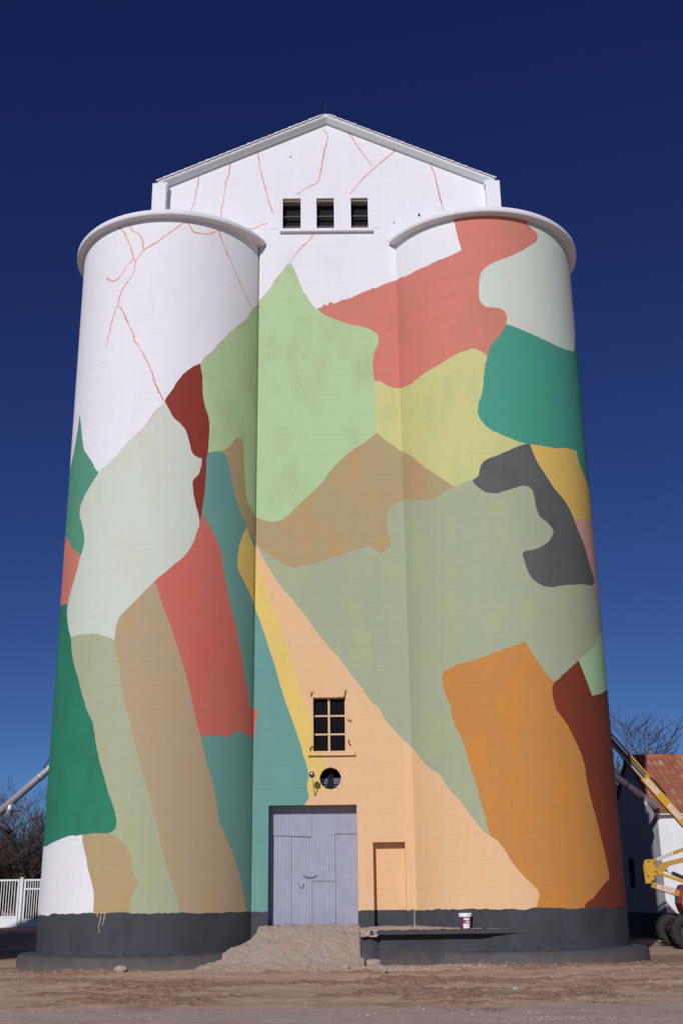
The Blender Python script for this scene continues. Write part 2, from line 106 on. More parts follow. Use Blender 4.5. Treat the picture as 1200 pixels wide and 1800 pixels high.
  ('yellow', [(-2.166,9.85),(-1.926,9.78),(-1.888,9.65),(-1.798,9.35),(-1.650,8.94),(-1.503,8.57),(-1.357,8.20),(-1.213,7.80),(-1.098,7.43),(-0.984,7.04),(-0.886,6.74),(-0.753,6.33),(-0.649,6.02),(-0.545,5.74),(-0.456,5.51),(-0.348,5.09),(-0.227,4.65),(-0.140,4.44),(-0.080,4.21),(-0.109,3.99),(-0.191,3.89),(-0.314,3.83),(-0.415,3.78),(-0.544,3.73),(-0.738,3.73),(-0.931,3.73),(-1.125,3.73),(-1.169,3.92),(-1.213,4.10),(-1.257,4.28),(-1.301,4.46),(-1.346,4.65),(-1.391,4.83),(-1.436,5.02),(-1.481,5.21),(-1.526,5.40),(-1.572,5.58),(-1.618,5.77),(-1.664,5.96),(-1.710,6.16),(-1.757,6.35),(-1.803,6.54),(-1.850,6.73),(-1.897,6.93),(-1.945,7.13),(-1.992,7.32),(-2.040,7.52),(-2.088,7.72),(-2.136,7.92),(-2.139,8.13),(-2.143,8.34),(-2.146,8.55),(-2.149,8.76),(-2.153,8.98),(-2.156,9.19),(-2.159,9.41),(-2.163,9.63)]),
  ('teal', [(-2.152,8.95),(-1.945,8.53),(-1.916,8.44),(-1.820,8.20),(-1.710,7.91),(-1.601,7.59),(-1.485,7.23),(-1.362,6.85),(-1.241,6.41),(-1.135,6.09),(-0.995,5.68),(-0.856,5.30),(-0.753,4.99),(-0.685,4.75),(-0.623,4.58),(-0.576,4.38),(-0.556,4.22),(-0.584,4.02),(-0.571,3.85),(-0.544,3.73),(-0.598,3.64),(-0.639,3.56),(-0.693,3.23),(-0.693,3.05),(-0.693,2.86),(-0.694,2.68),(-0.694,2.50),(-0.694,2.31),(-0.694,2.13),(-0.694,1.95),(-0.694,1.77),(-0.695,1.60),(-0.695,1.42),(-0.695,1.24),(-0.695,1.06),(-0.695,0.89),(-0.695,0.71),(-0.885,0.72),(-1.075,0.72),(-1.264,0.72),(-1.454,0.72),(-1.644,0.73),(-1.833,0.73),(-2.023,0.73),(-2.026,0.90),(-2.028,1.08),(-2.031,1.25),(-2.034,1.43),(-2.037,1.61),(-2.039,1.78),(-2.042,1.96),(-2.045,2.14),(-2.048,2.32),(-2.051,2.50),(-2.054,2.68),(-2.056,2.86),(-2.059,3.05),(-2.062,3.23),(-2.065,3.41),(-2.068,3.60),(-2.071,3.79),(-2.074,3.97),(-2.077,4.16),(-2.080,4.35),(-2.083,4.54),(-2.086,4.73),(-2.089,4.92),(-2.092,5.11),(-2.095,5.31),(-2.098,5.50),(-2.101,5.70),(-2.104,5.89),(-2.107,6.09),(-2.110,6.29),(-2.113,6.49),(-2.117,6.69),(-2.120,6.89),(-2.123,7.09),(-2.126,7.29),(-2.129,7.49),(-2.132,7.70),(-2.136,7.90),(-2.139,8.11),(-2.142,8.32),(-2.145,8.53),(-2.149,8.73)]),
  ('red', [(-2.104,5.86),(-1.937,5.86),(-1.812,5.83),(-1.784,5.78),(-1.810,5.62),(-1.835,5.41),(-1.886,5.14),(-1.941,5.12),(-2.093,5.18),(-2.096,5.40),(-2.100,5.63)]),
]
MURAL_RIGHT = [
  ('sage', [(-2.688,10.23),(-2.695,10.38),(-2.701,10.53),(-2.708,10.68),(-2.715,10.83),(-2.722,10.98),(-2.728,11.13),(-2.735,11.29),(-2.743,11.35),(-2.750,11.42),(-2.758,11.48),(-2.765,11.55),(-2.773,11.61),(-2.781,11.67),(-2.788,11.74),(-2.796,11.80),(-2.520,11.86),(-2.175,11.91),(-1.828,11.97),(-1.317,11.73),(-1.111,11.55),(-0.965,11.44),(-0.845,11.36),(-0.739,11.30),(-0.643,11.26),(-0.552,11.22),(-0.466,11.19),(-0.384,11.17),(-0.329,11.23),(-0.275,11.26),(-0.200,11.37),(-0.125,11.48),(-0.049,11.60),(0.027,11.73),(0.104,11.86),(0.175,11.77),(0.247,11.68),(0.321,11.60),(0.399,11.53),(0.482,11.46),(0.571,11.40),(0.670,11.36),(0.785,11.33),(0.928,11.33),(1.162,11.42),(1.624,11.45),(1.915,11.32),(2.205,11.19),(2.493,11.06),(2.504,10.93),(2.505,10.70),(2.505,10.48),(2.506,10.25),(2.507,10.03),(2.507,9.81),(2.508,9.59),(2.509,9.37),(2.510,9.15),(2.491,8.93),(2.460,8.72),(2.429,8.50),(2.399,8.29),(2.369,8.08),(2.339,7.88),(2.309,7.67),(2.280,7.47),(2.251,7.26),(2.221,7.06),(2.192,6.86),(2.163,6.65),(2.134,6.45),(2.105,6.25),(2.077,6.05),(2.048,5.86),(2.020,5.66),(1.992,5.46),(1.963,5.27),(1.935,5.07),(1.737,4.91),(1.539,4.76),(1.176,4.56),(0.993,4.35),(0.879,4.17),(0.788,4.00),(0.710,3.84),(0.641,3.68),(0.577,3.52),(0.518,3.37),(0.462,3.21),(0.409,3.07),(0.358,2.92),(0.309,2.77),(0.262,2.63),(0.216,2.48),(0.171,2.34),(0.111,2.22),(0.053,2.10),(-0.005,1.98),(-0.062,1.87),(-0.118,1.75),(-0.175,1.63),(-0.232,1.74),(-0.289,1.84),(-0.348,1.95),(-0.408,2.05),(-0.469,2.16),(-0.533,2.27),(-0.599,2.38),(-0.658,2.50),(-0.720,2.63),(-0.785,2.75),(-0.856,2.88),(-0.933,3.01),(-1.019,3.15),(-1.119,3.29),(-1.244,3.44),(-1.442,3.60),(-1.854,3.77),(-2.095,3.91),(-2.338,4.04),(-2.581,4.17),(-2.797,4.30),(-2.791,4.43),(-2.786,4.57),(-2.780,4.70),(-2.775,4.83),(-2.771,4.99),(-2.767,5.15),(-2.763,5.32),(-2.758,5.48),(-2.754,5.64),(-2.750,5.80),(-2.746,5.97),(-2.741,6.13),(-2.737,6.29),(-2.733,6.46),(-2.729,6.62),(-2.724,6.79),(-2.720,6.95),(-2.716,7.11),(-2.711,7.28),(-2.707,7.44),(-2.702,7.60),(-2.698,7.77),(-2.694,7.93),(-2.689,8.10),(-2.689,8.30),(-2.689,8.51),(-2.689,8.73),(-2.689,8.94),(-2.689,9.15),(-2.688,9.36),(-2.688,9.58),(-2.688,9.80),(-2.688,10.01)]),
  ('yellow_green', [(-2.566,16.53),(-2.223,16.62),(-1.880,16.70),(-1.362,16.41),(-1.147,16.20),(-1.001,16.09),(-0.882,16.02),(-0.778,15.98),(-0.684,15.96),(-0.596,15.96),(-0.499,15.88),(-0.407,15.82),(-0.318,15.77),(-0.232,15.74),(-0.146,15.71),(-0.060,15.69),(0.026,15.69),(0.021,15.46),(0.016,15.23),(0.011,15.00),(0.006,14.77),(0.002,14.54),(-0.003,14.31),(-0.008,14.09),(-0.013,13.86),(-0.017,13.64),(-0.022,13.42),(0.032,13.23),(0.087,13.05),(0.142,12.87),(0.197,12.70),(0.255,12.53),(0.313,12.37),(0.271,11.89),(0.194,11.80),(0.119,11.71),(0.046,11.63),(-0.026,11.56),(-0.097,11.49),(-0.167,11.43),(-0.232,11.32),(-0.275,11.26),(-0.329,11.23),(-0.384,11.17),(-0.440,11.12),(-0.507,11.15),(-0.592,11.24),(-0.681,11.34),(-0.778,11.45),(-0.885,11.57),(-1.009,11.72),(-1.162,11.90),(-1.339,12.23),(-1.796,12.69),(-2.084,12.86),(-2.373,13.03),(-2.663,13.19),(-2.656,13.44),(-2.649,13.69),(-2.641,13.94),(-2.634,14.19),(-2.626,14.45),(-2.619,14.70),(-2.611,14.96),(-2.604,15.22),(-2.596,15.48),(-2.589,15.74),(-2.581,16.00),(-2.573,16.26)]),
  ('salmon', [(-2.756,17.48),(-2.758,17.55),(-2.759,17.51),(-2.763,17.66),(-2.767,17.63),(-2.769,17.76),(-2.773,17.70),(-2.780,17.82),(-2.789,17.91),(-2.649,18.10),(-2.257,18.22),(-2.126,18.28),(-2.023,18.26),(-1.430,18.10),(-1.155,17.77),(-1.061,17.68),(-1.013,17.68),(-0.898,17.59),(-0.777,17.60),(-0.635,17.59),(-0.537,17.64),(-0.399,17.68),(-0.261,17.81),(-0.290,18.15),(-0.307,18.48),(-0.326,18.73),(-0.349,19.09),(-0.260,19.08),(-0.172,19.08),(-0.085,19.10),(0.003,19.13),(0.092,19.17),(0.183,19.23),(0.278,19.31),(0.379,19.41),(0.487,19.53),(0.555,19.35),(0.628,19.18),(0.708,19.02),(0.695,18.72),(0.683,18.42),(0.672,18.12),(0.660,17.82),(0.649,17.53),(0.570,17.23),(0.499,16.95),(0.432,16.69),(0.369,16.43),(0.309,16.18),(0.251,15.94),(0.195,15.71),(0.161,15.48),(0.127,15.26),(0.094,15.03),(0.062,14.81),(0.030,14.59),(-0.002,14.38),(-0.078,14.63),(-0.129,14.76),(-0.187,14.85),(-0.236,14.84),(-0.305,14.81),(-0.394,14.73),(-0.488,14.63),(-0.587,14.54),(-0.703,14.47),(-0.811,14.38),(-0.892,14.31),(-0.965,14.33),(-1.062,14.38),(-1.197,14.54),(-1.333,14.75),(-1.700,15.20),(-1.911,15.27),(-2.175,15.28),(-2.602,15.27),(-2.791,15.80),(-2.784,15.92),(-2.777,16.05),(-2.770,16.17),(-2.763,16.29),(-2.760,16.58),(-2.758,16.88),(-2.755,17.18)]),
  ('brown', [(-2.104,13.70),(-1.790,13.50),(-1.278,12.95),(-1.068,12.53),(-0.949,12.34),(-0.851,12.10),(-0.764,11.86),(-0.668,11.65),(-0.564,11.39),(-0.480,11.19),(-0.440,11.12),(-0.497,11.08),(-0.586,11.00),(-0.680,10.93),(-0.739,10.91),(-0.797,10.97),(-0.870,11.04),(-0.951,11.06),(-1.040,11.20),(-1.147,11.23),(-1.287,11.26),(-1.462,11.28),(-1.731,11.25),(-1.764,11.04),(-1.749,10.80),(-1.684,10.62),(-1.450,10.33),(-1.696,10.33),(-1.890,10.25),(-2.095,10.19),(-2.248,10.28),(-2.388,10.36),(-2.686,10.38),(-2.793,10.30),(-2.786,10.23),(-2.780,10.16),(-2.767,10.01),(-2.754,9.86),(-2.740,9.77),(-2.733,9.74),(-2.726,9.78),(-2.720,9.89),(-2.713,10.01),(-2.706,10.13),(-2.700,10.26),(-2.697,10.29),(-2.688,10.31),(-2.688,10.56),(-2.688,10.82),(-2.688,11.08),(-2.687,11.34),(-2.695,11.39),(-2.702,11.44),(-2.710,11.49),(-2.717,11.54),(-2.725,11.59),(-2.730,11.76),(-2.735,11.94),(-2.741,12.11),(-2.746,12.29),(-2.751,12.46),(-2.757,12.64),(-2.762,12.81),(-2.768,12.99),(-2.773,13.17),(-2.779,13.34),(-2.787,13.43),(-2.796,13.52),(-2.490,13.61)]),
  ('mint', [(0.487,19.53),(0.449,18.85),(0.445,18.68),(0.494,18.59),(0.546,18.50),(0.558,18.40),(0.526,18.21),(0.442,18.02),(0.321,17.76),(0.210,17.58),(0.105,17.44),(0.018,17.32),(-0.040,17.20),(-0.082,17.07),(-0.102,16.88),(-0.116,16.59),(-0.115,16.33),(-0.099,16.16),(-0.055,16.04),(0.019,16.02),(0.087,15.98),(0.127,15.88),(0.144,15.74),(0.128,15.53),(0.154,15.21),(0.227,15.12),(0.302,15.05),(0.381,14.99),(0.463,14.93),(0.553,14.89),(0.681,14.99),(0.838,15.14),(1.073,15.40),(1.632,15.70),(2.015,15.66),(2.082,15.90),(2.148,16.14),(2.215,16.39),(2.282,16.63),(2.350,16.88),(2.417,17.13),(2.485,17.37),(2.509,17.62),(2.507,17.87),(2.506,18.12),(2.504,18.38),(2.503,18.63),(2.501,18.88),(2.500,19.14),(2.504,19.39),(2.509,19.65),(2.315,19.91),(2.093,20.16),(1.870,20.42),(1.645,20.68),(1.115,20.34),(0.874,19.97),(0.720,19.77),(0.596,19.63)]),
  ('green_right', [(0.128,15.53),(0.218,15.47),(0.305,15.40),(0.429,15.31),(0.565,15.25),(0.725,15.21),(0.878,15.26),(1.037,15.40),(1.105,15.52),(1.188,15.97),(1.475,16.61),(2.151,16.70),(2.141,16.45),(2.131,16.20),(2.120,15.95),(2.110,15.71),(2.100,15.46),(2.090,15.22),(2.080,14.98),(2.070,14.74),(2.061,14.50),(2.051,14.26),(2.041,14.02),(2.031,13.78),(2.022,13.55),(2.012,13.31),(2.002,13.08),(1.993,12.85),(1.983,12.62),(1.974,12.39),(1.965,12.16),(1.955,11.93),(1.946,11.70),(1.937,11.48),(1.215,11.61),(1.014,11.55),(0.870,11.65),(0.761,11.78),(0.668,11.92),(0.554,11.91),(0.453,11.91),(0.360,11.92),(0.251,12.20),(0.181,12.23),(0.101,12.31),(-0.003,12.44),(-0.092,12.58),(-0.142,12.73),(-0.181,12.91),(-0.193,13.09),(-0.178,13.32),(-0.138,13.63),(-0.121,13.95),(-0.103,14.29),(-0.074,14.59),(-0.051,14.79),(-0.016,14.98),(0.042,15.15),(0.096,15.36)]),
  ('ochre_yellow', [(0.251,12.20),(0.285,12.19),(0.368,12.19),(0.479,12.19),(0.584,12.21),(0.705,12.30),(0.822,12.34),(0.906,12.37),(0.932,12.12),(1.005,11.90),(1.104,11.75),(1.215,11.61),(1.687,11.34),(2.070,10.77),(1.217,10.72),(0.763,10.39),(0.602,10.30),(0.549,10.48),(0.499,10.67),(0.452,10.86),(0.405,11.05),(0.361,11.25),(0.317,11.45),(0.295,11.70),(0.273,11.95)]),
  ('pink', [(0.640,10.32),(0.763,10.39),(1.217,10.72),(1.832,10.79),(2.297,10.75),(2.266,10.53),(2.235,10.31),(2.204,10.09),(2.174,9.87),(2.143,9.65),(2.113,9.43),(2.083,9.22),(2.053,9.00),(2.023,8.79),(1.994,8.57),(1.964,8.36),(1.935,8.15),(1.905,7.94),(1.740,8.14),(1.574,8.33),(1.406,8.53),(1.204,8.59),(1.130,8.73),(1.080,8.92),(0.882,8.88),(0.839,9.05),(0.800,9.22),(0.763,9.40),(0.728,9.58),(0.695,9.76),(0.663,9.94)]),
  ('charcoal', [(-0.270,11.24),(-0.227,11.33),(-0.209,11.43),(-0.196,11.58),(-0.162,11.71),(-0.108,11.79),(-0.015,11.88),(0.081,12.00),(0.179,12.12),(0.251,12.20),(0.285,12.19),(0.316,11.94),(0.354,11.70),(0.408,11.48),(0.465,11.27),(0.525,11.07),(0.631,10.84),(0.711,10.58),(0.765,10.33),(0.822,10.07),(0.911,9.75),(0.989,9.33),(1.085,8.96),(0.966,8.79),(0.874,8.76),(0.727,8.69),(0.572,8.61),(0.470,8.54),(0.391,8.49),(0.319,8.51),(0.252,8.59),(0.201,8.72),(0.171,8.90),(0.150,9.13),(0.139,9.31),(0.173,9.38),(0.227,9.40),(0.305,9.48),(0.398,9.65),(0.442,9.79),(0.465,9.91),(0.450,10.03),(0.398,10.16),(0.336,10.27),(0.311,10.41),(0.296,10.58),(0.292,10.76),(0.274,10.95),(0.243,11.04),(0.180,11.06),(0.111,11.00),(0.030,10.92),(-0.049,10.85),(-0.114,10.86),(-0.177,10.92),(-0.232,11.05),(-0.264,11.15)]),
  ('pale_green', [(1.187,7.67),(0.963,7.33),(0.796,7.03),(0.648,6.78),(0.672,6.65),(0.710,6.46),(0.753,6.23),(0.806,5.97),(0.902,6.03),(0.995,6.09),(1.240,6.28),(1.699,6.35),(2.021,6.37),(2.342,6.39),(2.374,6.61),(2.407,6.83),(2.439,7.06),(2.472,7.28),(2.505,7.51),(2.509,7.73),(2.508,7.96),(2.508,8.19),(2.292,8.08),(1.977,7.98),(1.663,7.87)]),
  ('maroon', [(0.358,6.20),(0.409,6.28),(0.458,6.41),(0.491,6.46),(0.519,6.53),(0.581,6.64),(0.648,6.78),(0.672,6.65),(0.710,6.46),(0.753,6.23),(0.806,5.97),(0.902,6.03),(0.995,6.09),(1.240,6.28),(1.699,6.35),(2.021,6.37),(2.342,6.39),(2.340,6.19),(2.339,5.99),(2.338,5.79),(2.337,5.60),(2.335,5.40),(2.334,5.20),(2.333,5.01),(2.332,4.82),(2.330,4.63),(2.329,4.43),(2.328,4.24),(2.327,4.05),(2.325,3.86),(2.324,3.68),(2.323,3.49),(2.322,3.30),(2.320,3.12),(2.319,2.93),(2.318,2.75),(2.317,2.57),(2.316,2.38),(2.315,2.20),(2.313,2.02),(2.312,1.84),(2.311,1.66),(2.310,1.48),(2.309,1.31),(2.308,1.13),(2.306,0.95),(2.305,0.78),(2.304,0.60),(2.010,0.60),(1.715,0.60),(1.419,0.60),(0.979,0.63),(0.821,0.64),(0.700,0.65),(0.597,0.66),(0.506,0.66),(0.421,0.67),(0.343,0.67),(0.268,0.68),(0.195,0.68),(0.126,0.68),(0.124,0.85),(0.123,1.01),(0.122,1.18),(0.121,1.34),(0.120,1.51),(0.119,1.68),(0.118,1.85),(0.117,2.02),(0.115,2.19),(0.114,2.36),(0.113,2.53),(0.112,2.70),(0.111,2.87),(0.110,3.05),(0.109,3.22),(0.107,3.40),(0.106,3.57),(0.113,3.76),(0.119,3.94),(0.126,4.12),(0.133,4.31),(0.140,4.50),(0.146,4.68),(0.153,4.87),(0.160,5.06),(0.167,5.25),(0.174,5.44),(0.181,5.64),(0.189,5.83),(0.196,6.02)]),
  ('orange', [(0.106,7.13),(0.154,6.90),(0.213,6.66),(0.272,6.40),(0.323,6.27),(0.358,6.20),(0.331,6.07),(0.327,5.94),(0.335,5.74),(0.357,5.54),(0.408,5.37),(0.462,5.19),(0.506,4.97),(0.555,4.75),(0.595,4.50),(0.620,4.27),(0.632,3.91),(0.673,3.45),(0.713,3.10),(0.749,2.79),(0.783,2.48),(0.811,2.20),(0.838,1.89),(0.828,1.81),(0.737,1.67),(0.654,1.52),(0.586,1.38),(0.519,1.30),(0.495,1.23),(0.489,1.15),(0.479,0.91),(0.470,0.67),(0.380,0.67),(0.295,0.68),(0.214,0.68),(0.137,0.68),(0.061,0.69),(-0.013,0.69),(-0.033,0.84),(-0.052,1.00),(-0.071,1.16),(-0.090,1.31),(-0.109,1.47),(-0.129,1.63),(-0.151,1.78),(-0.173,1.94),(-0.196,2.09),(-0.218,2.25),(-0.241,2.41),(-0.264,2.57),(-0.287,2.73),(-0.306,2.94),(-0.329,3.22),(-0.359,3.57),(-0.385,3.88),(-0.421,4.20),(-0.448,4.50),(-0.470,4.75),(-0.509,5.02),(-0.551,5.26),(-0.579,5.51),(-0.586,5.73),(-0.617,5.89),(-0.642,6.10),(-0.656,6.35),(-0.651,6.47),(-0.620,6.55),(-0.562,6.62),(-0.460,6.68),(-0.330,6.74),(-0.220,6.83),(-0.095,6.95),(0.018,7.03)]),
  ('peach', [(-2.697,10.33),(-2.700,10.26),(-2.704,9.99),(-2.710,9.69),(-2.716,9.43),(-2.722,9.17),(-2.730,8.92),(-2.737,8.70),(-2.744,8.44),(-2.752,8.10),(-2.760,7.81),(-2.767,7.55),(-2.771,7.43),(-2.777,7.24),(-2.786,6.86),(-2.793,6.60),(-2.638,6.25),(-2.302,6.06),(-2.084,5.82),(-1.755,5.53),(-1.278,5.17),(-1.154,4.99),(-1.060,4.87),(-0.993,4.69),(-0.900,4.47),(-0.819,4.29),(-0.712,4.11),(-0.668,3.93),(-0.614,3.74),(-0.537,3.55),(-0.476,3.30),(-0.406,3.06),(-0.337,2.84),(-0.287,2.73),(-0.268,2.70),(-0.228,2.62),(-0.176,2.43),(-0.121,2.17),(-0.048,1.92),(0.013,1.74),(0.061,1.62),(0.082,1.53),(0.085,1.45),(0.069,1.32),(0.057,1.18),(0.052,1.02),(0.047,0.85),(0.042,0.69),(-0.024,0.69),(-0.089,0.69),(-0.154,0.69),(-0.220,0.69),(-0.285,0.69),(-0.352,0.70),(-0.420,0.70),(-0.490,0.70),(-0.563,0.70),(-0.639,0.69),(-0.719,0.69),(-0.805,0.69),(-0.900,0.69),(-1.007,0.68),(-1.136,0.68),(-1.315,0.67),(-1.785,0.65),(-2.092,0.65),(-2.399,0.66),(-2.706,0.66),(-2.793,0.66),(-2.786,0.67),(-2.779,0.67),(-2.772,0.67),(-2.765,0.67),(-2.759,0.68),(-2.752,0.68),(-2.745,0.68),(-2.738,0.69),(-2.732,0.69),(-2.725,0.69),(-2.718,0.70),(-2.711,0.70),(-2.705,0.71),(-2.698,0.71),(-2.698,0.89),(-2.698,1.07),(-2.698,1.25),(-2.698,1.43),(-2.697,1.62),(-2.697,1.80),(-2.697,1.98),(-2.697,2.17),(-2.697,2.36),(-2.697,2.54),(-2.697,2.73),(-2.697,2.92),(-2.697,3.11),(-2.697,3.30),(-2.697,3.49),(-2.696,3.68),(-2.696,3.88),(-2.696,4.07),(-2.696,4.26),(-2.696,4.46),(-2.696,4.66),(-2.696,4.85),(-2.696,5.05),(-2.696,5.25),(-2.696,5.45),(-2.695,5.65),(-2.695,5.85),(-2.695,6.06),(-2.695,6.26),(-2.695,6.47),(-2.695,6.67),(-2.695,6.88),(-2.695,7.09),(-2.695,7.29),(-2.695,7.50),(-2.694,7.71),(-2.694,7.93),(-2.694,8.14),(-2.694,8.35),(-2.694,8.57),(-2.694,8.78),(-2.694,9.00),(-2.694,9.22),(-2.694,9.44),(-2.693,9.66),(-2.693,9.88),(-2.693,10.10),(-2.693,10.32)]),
]
LINES_LEFT = [
  [(-0.542,18.80),(-0.480,18.67),(-0.427,18.45),(-0.377,18.17),(-0.350,17.94),(-0.320,17.70),(-0.298,17.56)],
  [(-0.408,18.84),(-0.379,18.70),(-0.353,18.55),(-0.297,18.44),(-0.254,18.31),(-0.230,18.12),(-0.213,17.89)],
  [(0.212,18.72),(0.157,18.65),(0.076,18.44),(-0.033,18.19),(-0.116,18.02),(-0.213,17.88),(-0.244,17.75),(-0.292,17.55),(-0.300,17.34),(-0.316,17.18),(-0.369,16.98),(-0.424,16.81),(-0.453,16.62),(-0.468,16.38)],
  [(-0.319,17.67),(-0.380,17.50),(-0.441,17.28),(-0.490,17.15),(-0.551,17.14),(-0.616,17.24),(-0.648,17.36)],
  [(-0.468,16.38),(-0.501,16.16),(-0.534,15.92),(-0.559,15.60),(-0.578,15.37),(-0.596,15.17)],
  [(-0.468,16.38),(-0.398,16.08),(-0.343,15.75),(-0.281,15.42),(-0.266,15.24),(-0.193,14.91),(-0.131,14.61),(-0.085,14.33),(-0.038,13.95),(0.006,13.68),(0.058,13.42)],
  [(0.218,18.74),(0.237,18.59),(0.278,18.45),(0.344,18.43),(0.431,18.48),(0.491,18.59),(0.537,18.67)],
  [(0.536,18.70),(0.544,18.59),(0.598,18.23),(0.675,17.87),(0.729,17.61),(0.805,17.30),(0.866,17.06),(0.953,16.80),(1.010,16.76)],
  [(0.033,13.29),(-0.018,13.16),(-0.063,12.95),(-0.114,12.74),(-0.166,12.58),(-0.219,12.47)],
  [(0.383,14.57),(0.440,14.79),(0.525,15.05),(0.563,15.24),(0.661,15.57),(0.761,15.91),(0.913,16.35),(0.964,16.61)],
]
LINES_WALL = [
  [(-3.644,21.16),(-3.685,20.86),(-3.733,20.57),(-3.772,20.24),(-3.845,20.01)],
  [(-2.740,21.76),(-2.795,21.23),(-2.871,20.95),(-2.918,20.47),(-2.966,20.09),(-2.998,19.70)],
  [(-1.996,22.10),(-1.932,21.61),(-1.837,21.13),(-1.726,20.65),(-1.641,20.27),(-1.517,19.93),(-1.466,19.59)],
  [(-1.517,19.93),(-1.292,20.17)],
  [(-2.411,19.32),(-1.995,19.42),(-1.836,19.52),(-1.659,19.55)],
  [(-0.388,19.18),(-0.485,18.99),(-0.669,18.81),(-0.869,18.54),(-1.028,18.31)],
  [(-0.096,22.74),(-0.009,22.64),(0.043,22.45),(-0.059,21.90),(-0.150,21.33),(-0.218,20.94),(-0.545,20.73),(-0.790,20.54),(-0.952,20.43)],
  [(0.481,22.85),(0.764,22.42),(1.021,21.94),(1.381,21.36)],
  [(2.089,22.04),(1.763,21.73),(1.381,21.36),(1.137,21.11),(0.646,20.48),(0.427,20.21),(0.295,19.98)],
  [(3.009,21.54),(3.123,21.09),(3.191,20.63),(3.275,20.20),(3.327,19.89)],
  [(-1.934,16.99),(-1.810,17.15),(-1.616,17.41),(-1.421,17.75),(-1.264,17.97)],
]
LINES_DRIPS = [
  [(-0.289,1.22),(-0.291,1.08),(-0.303,0.96),(-0.294,0.80)],
  [(-0.258,1.22),(-0.260,1.09),(-0.272,0.94)],
  [(-0.330,1.21),(-0.318,1.13)],
]
# ------------------------------------------------------------------ helpers
def srgb(r, g, b):
    def f(c):
        c /= 255.0
        return c/12.92 if c <= 0.04045 else ((c+0.055)/1.055)**2.4
    return (f(r), f(g), f(b), 1.0)

def albedo(r, g, b, k=(1.0, 1.0, 1.0)):
    """surface colour of a coat that shows (r,g,b) on the sunlit front wall"""
    c = srgb(r, g, b)
    return tuple(min(0.85, c[i]*k[i]) for i in range(3)) + (1.0,)

class NT:
    def __init__(self, name):
        self.m = bpy.data.materials.new(name)
        self.m.use_nodes = True
        self.t = self.m.node_tree
        self.b = self.t.nodes['Principled BSDF']
    def n(self, typ, **kw):
        nd = self.t.nodes.new(typ)
        for k, v in kw.items():
            if hasattr(nd, k):
                setattr(nd, k, v)
            else:
                nd.inputs[k].default_value = v
        return nd
    def l(self, a, b):
        self.t.links.new(a, b)
    def coords(self, scale=(1, 1, 1), out='Object'):
        c = self.n('ShaderNodeTexCoord')
        mp = self.n('ShaderNodeMapping')
        mp.inputs['Scale'].default_value = scale
        self.l(c.outputs[out], mp.inputs['Vector'])
        return mp.outputs['Vector']
    def noise(self, vec, scale, detail=4, rough=0.55):
        nd = self.n('ShaderNodeTexNoise')
        nd.inputs['Scale'].default_value = scale
        nd.inputs['Detail'].default_value = detail
        nd.inputs['Roughness'].default_value = rough
        self.l(vec, nd.inputs['Vector'])
        return nd.outputs['Fac']
    def ramp(self, fac, a, b, c0=(0, 0, 0, 1), c1=(1, 1, 1, 1)):
        r = self.n('ShaderNodeValToRGB')
        r.color_ramp.elements[0].position = a
        r.color_ramp.elements[1].position = b
        r.color_ramp.elements[0].color = c0
        r.color_ramp.elements[1].color = c1
        self.l(fac, r.inputs['Fac'])
        return r.outputs['Color']
    def mix(self, fac, a, b, mode='MIX'):
        m = self.n('ShaderNodeMix')
        m.data_type = 'RGBA'
        m.blend_type = mode
        for sock, val in ((m.inputs[0], fac), (m.inputs[6], a), (m.inputs[7], b)):
            if hasattr(val, 'links') or hasattr(val, 'is_linked'):
                self.l(val, sock)
            else:
                sock.default_value = val
        return m.outputs[2]
    def mul(self, a, k):
        m = self.n('ShaderNodeMath')
        m.operation = 'MULTIPLY'
        self.l(a, m.inputs[0])
        m.inputs[1].default_value = k
        return m.outputs[0]
    def add(self, a, b):
        m = self.n('ShaderNodeMath')
        m.operation = 'ADD'
        self.l(a, m.inputs[0])
        self.l(b, m.inputs[1])
        return m.outputs[0]
    def bump(self, h, strength, dist):
        b = self.n('ShaderNodeBump')
        b.inputs['Strength'].default_value = strength
        b.inputs['Distance'].default_value = dist
        self.l(h, b.inputs['Height'])
        self.l(b.outputs['Normal'], self.b.inputs['Normal'])
    def base(self, c):
        if hasattr(c, 'is_linked'):
            self.l(c, self.b.inputs['Base Color'])
        else:
            self.b.inputs['Base Color'].default_value = c
    def rough(self, v):
        self.b.inputs['Roughness'].default_value = v
        self.b.inputs['Specular IOR Level'].default_value = 0.25

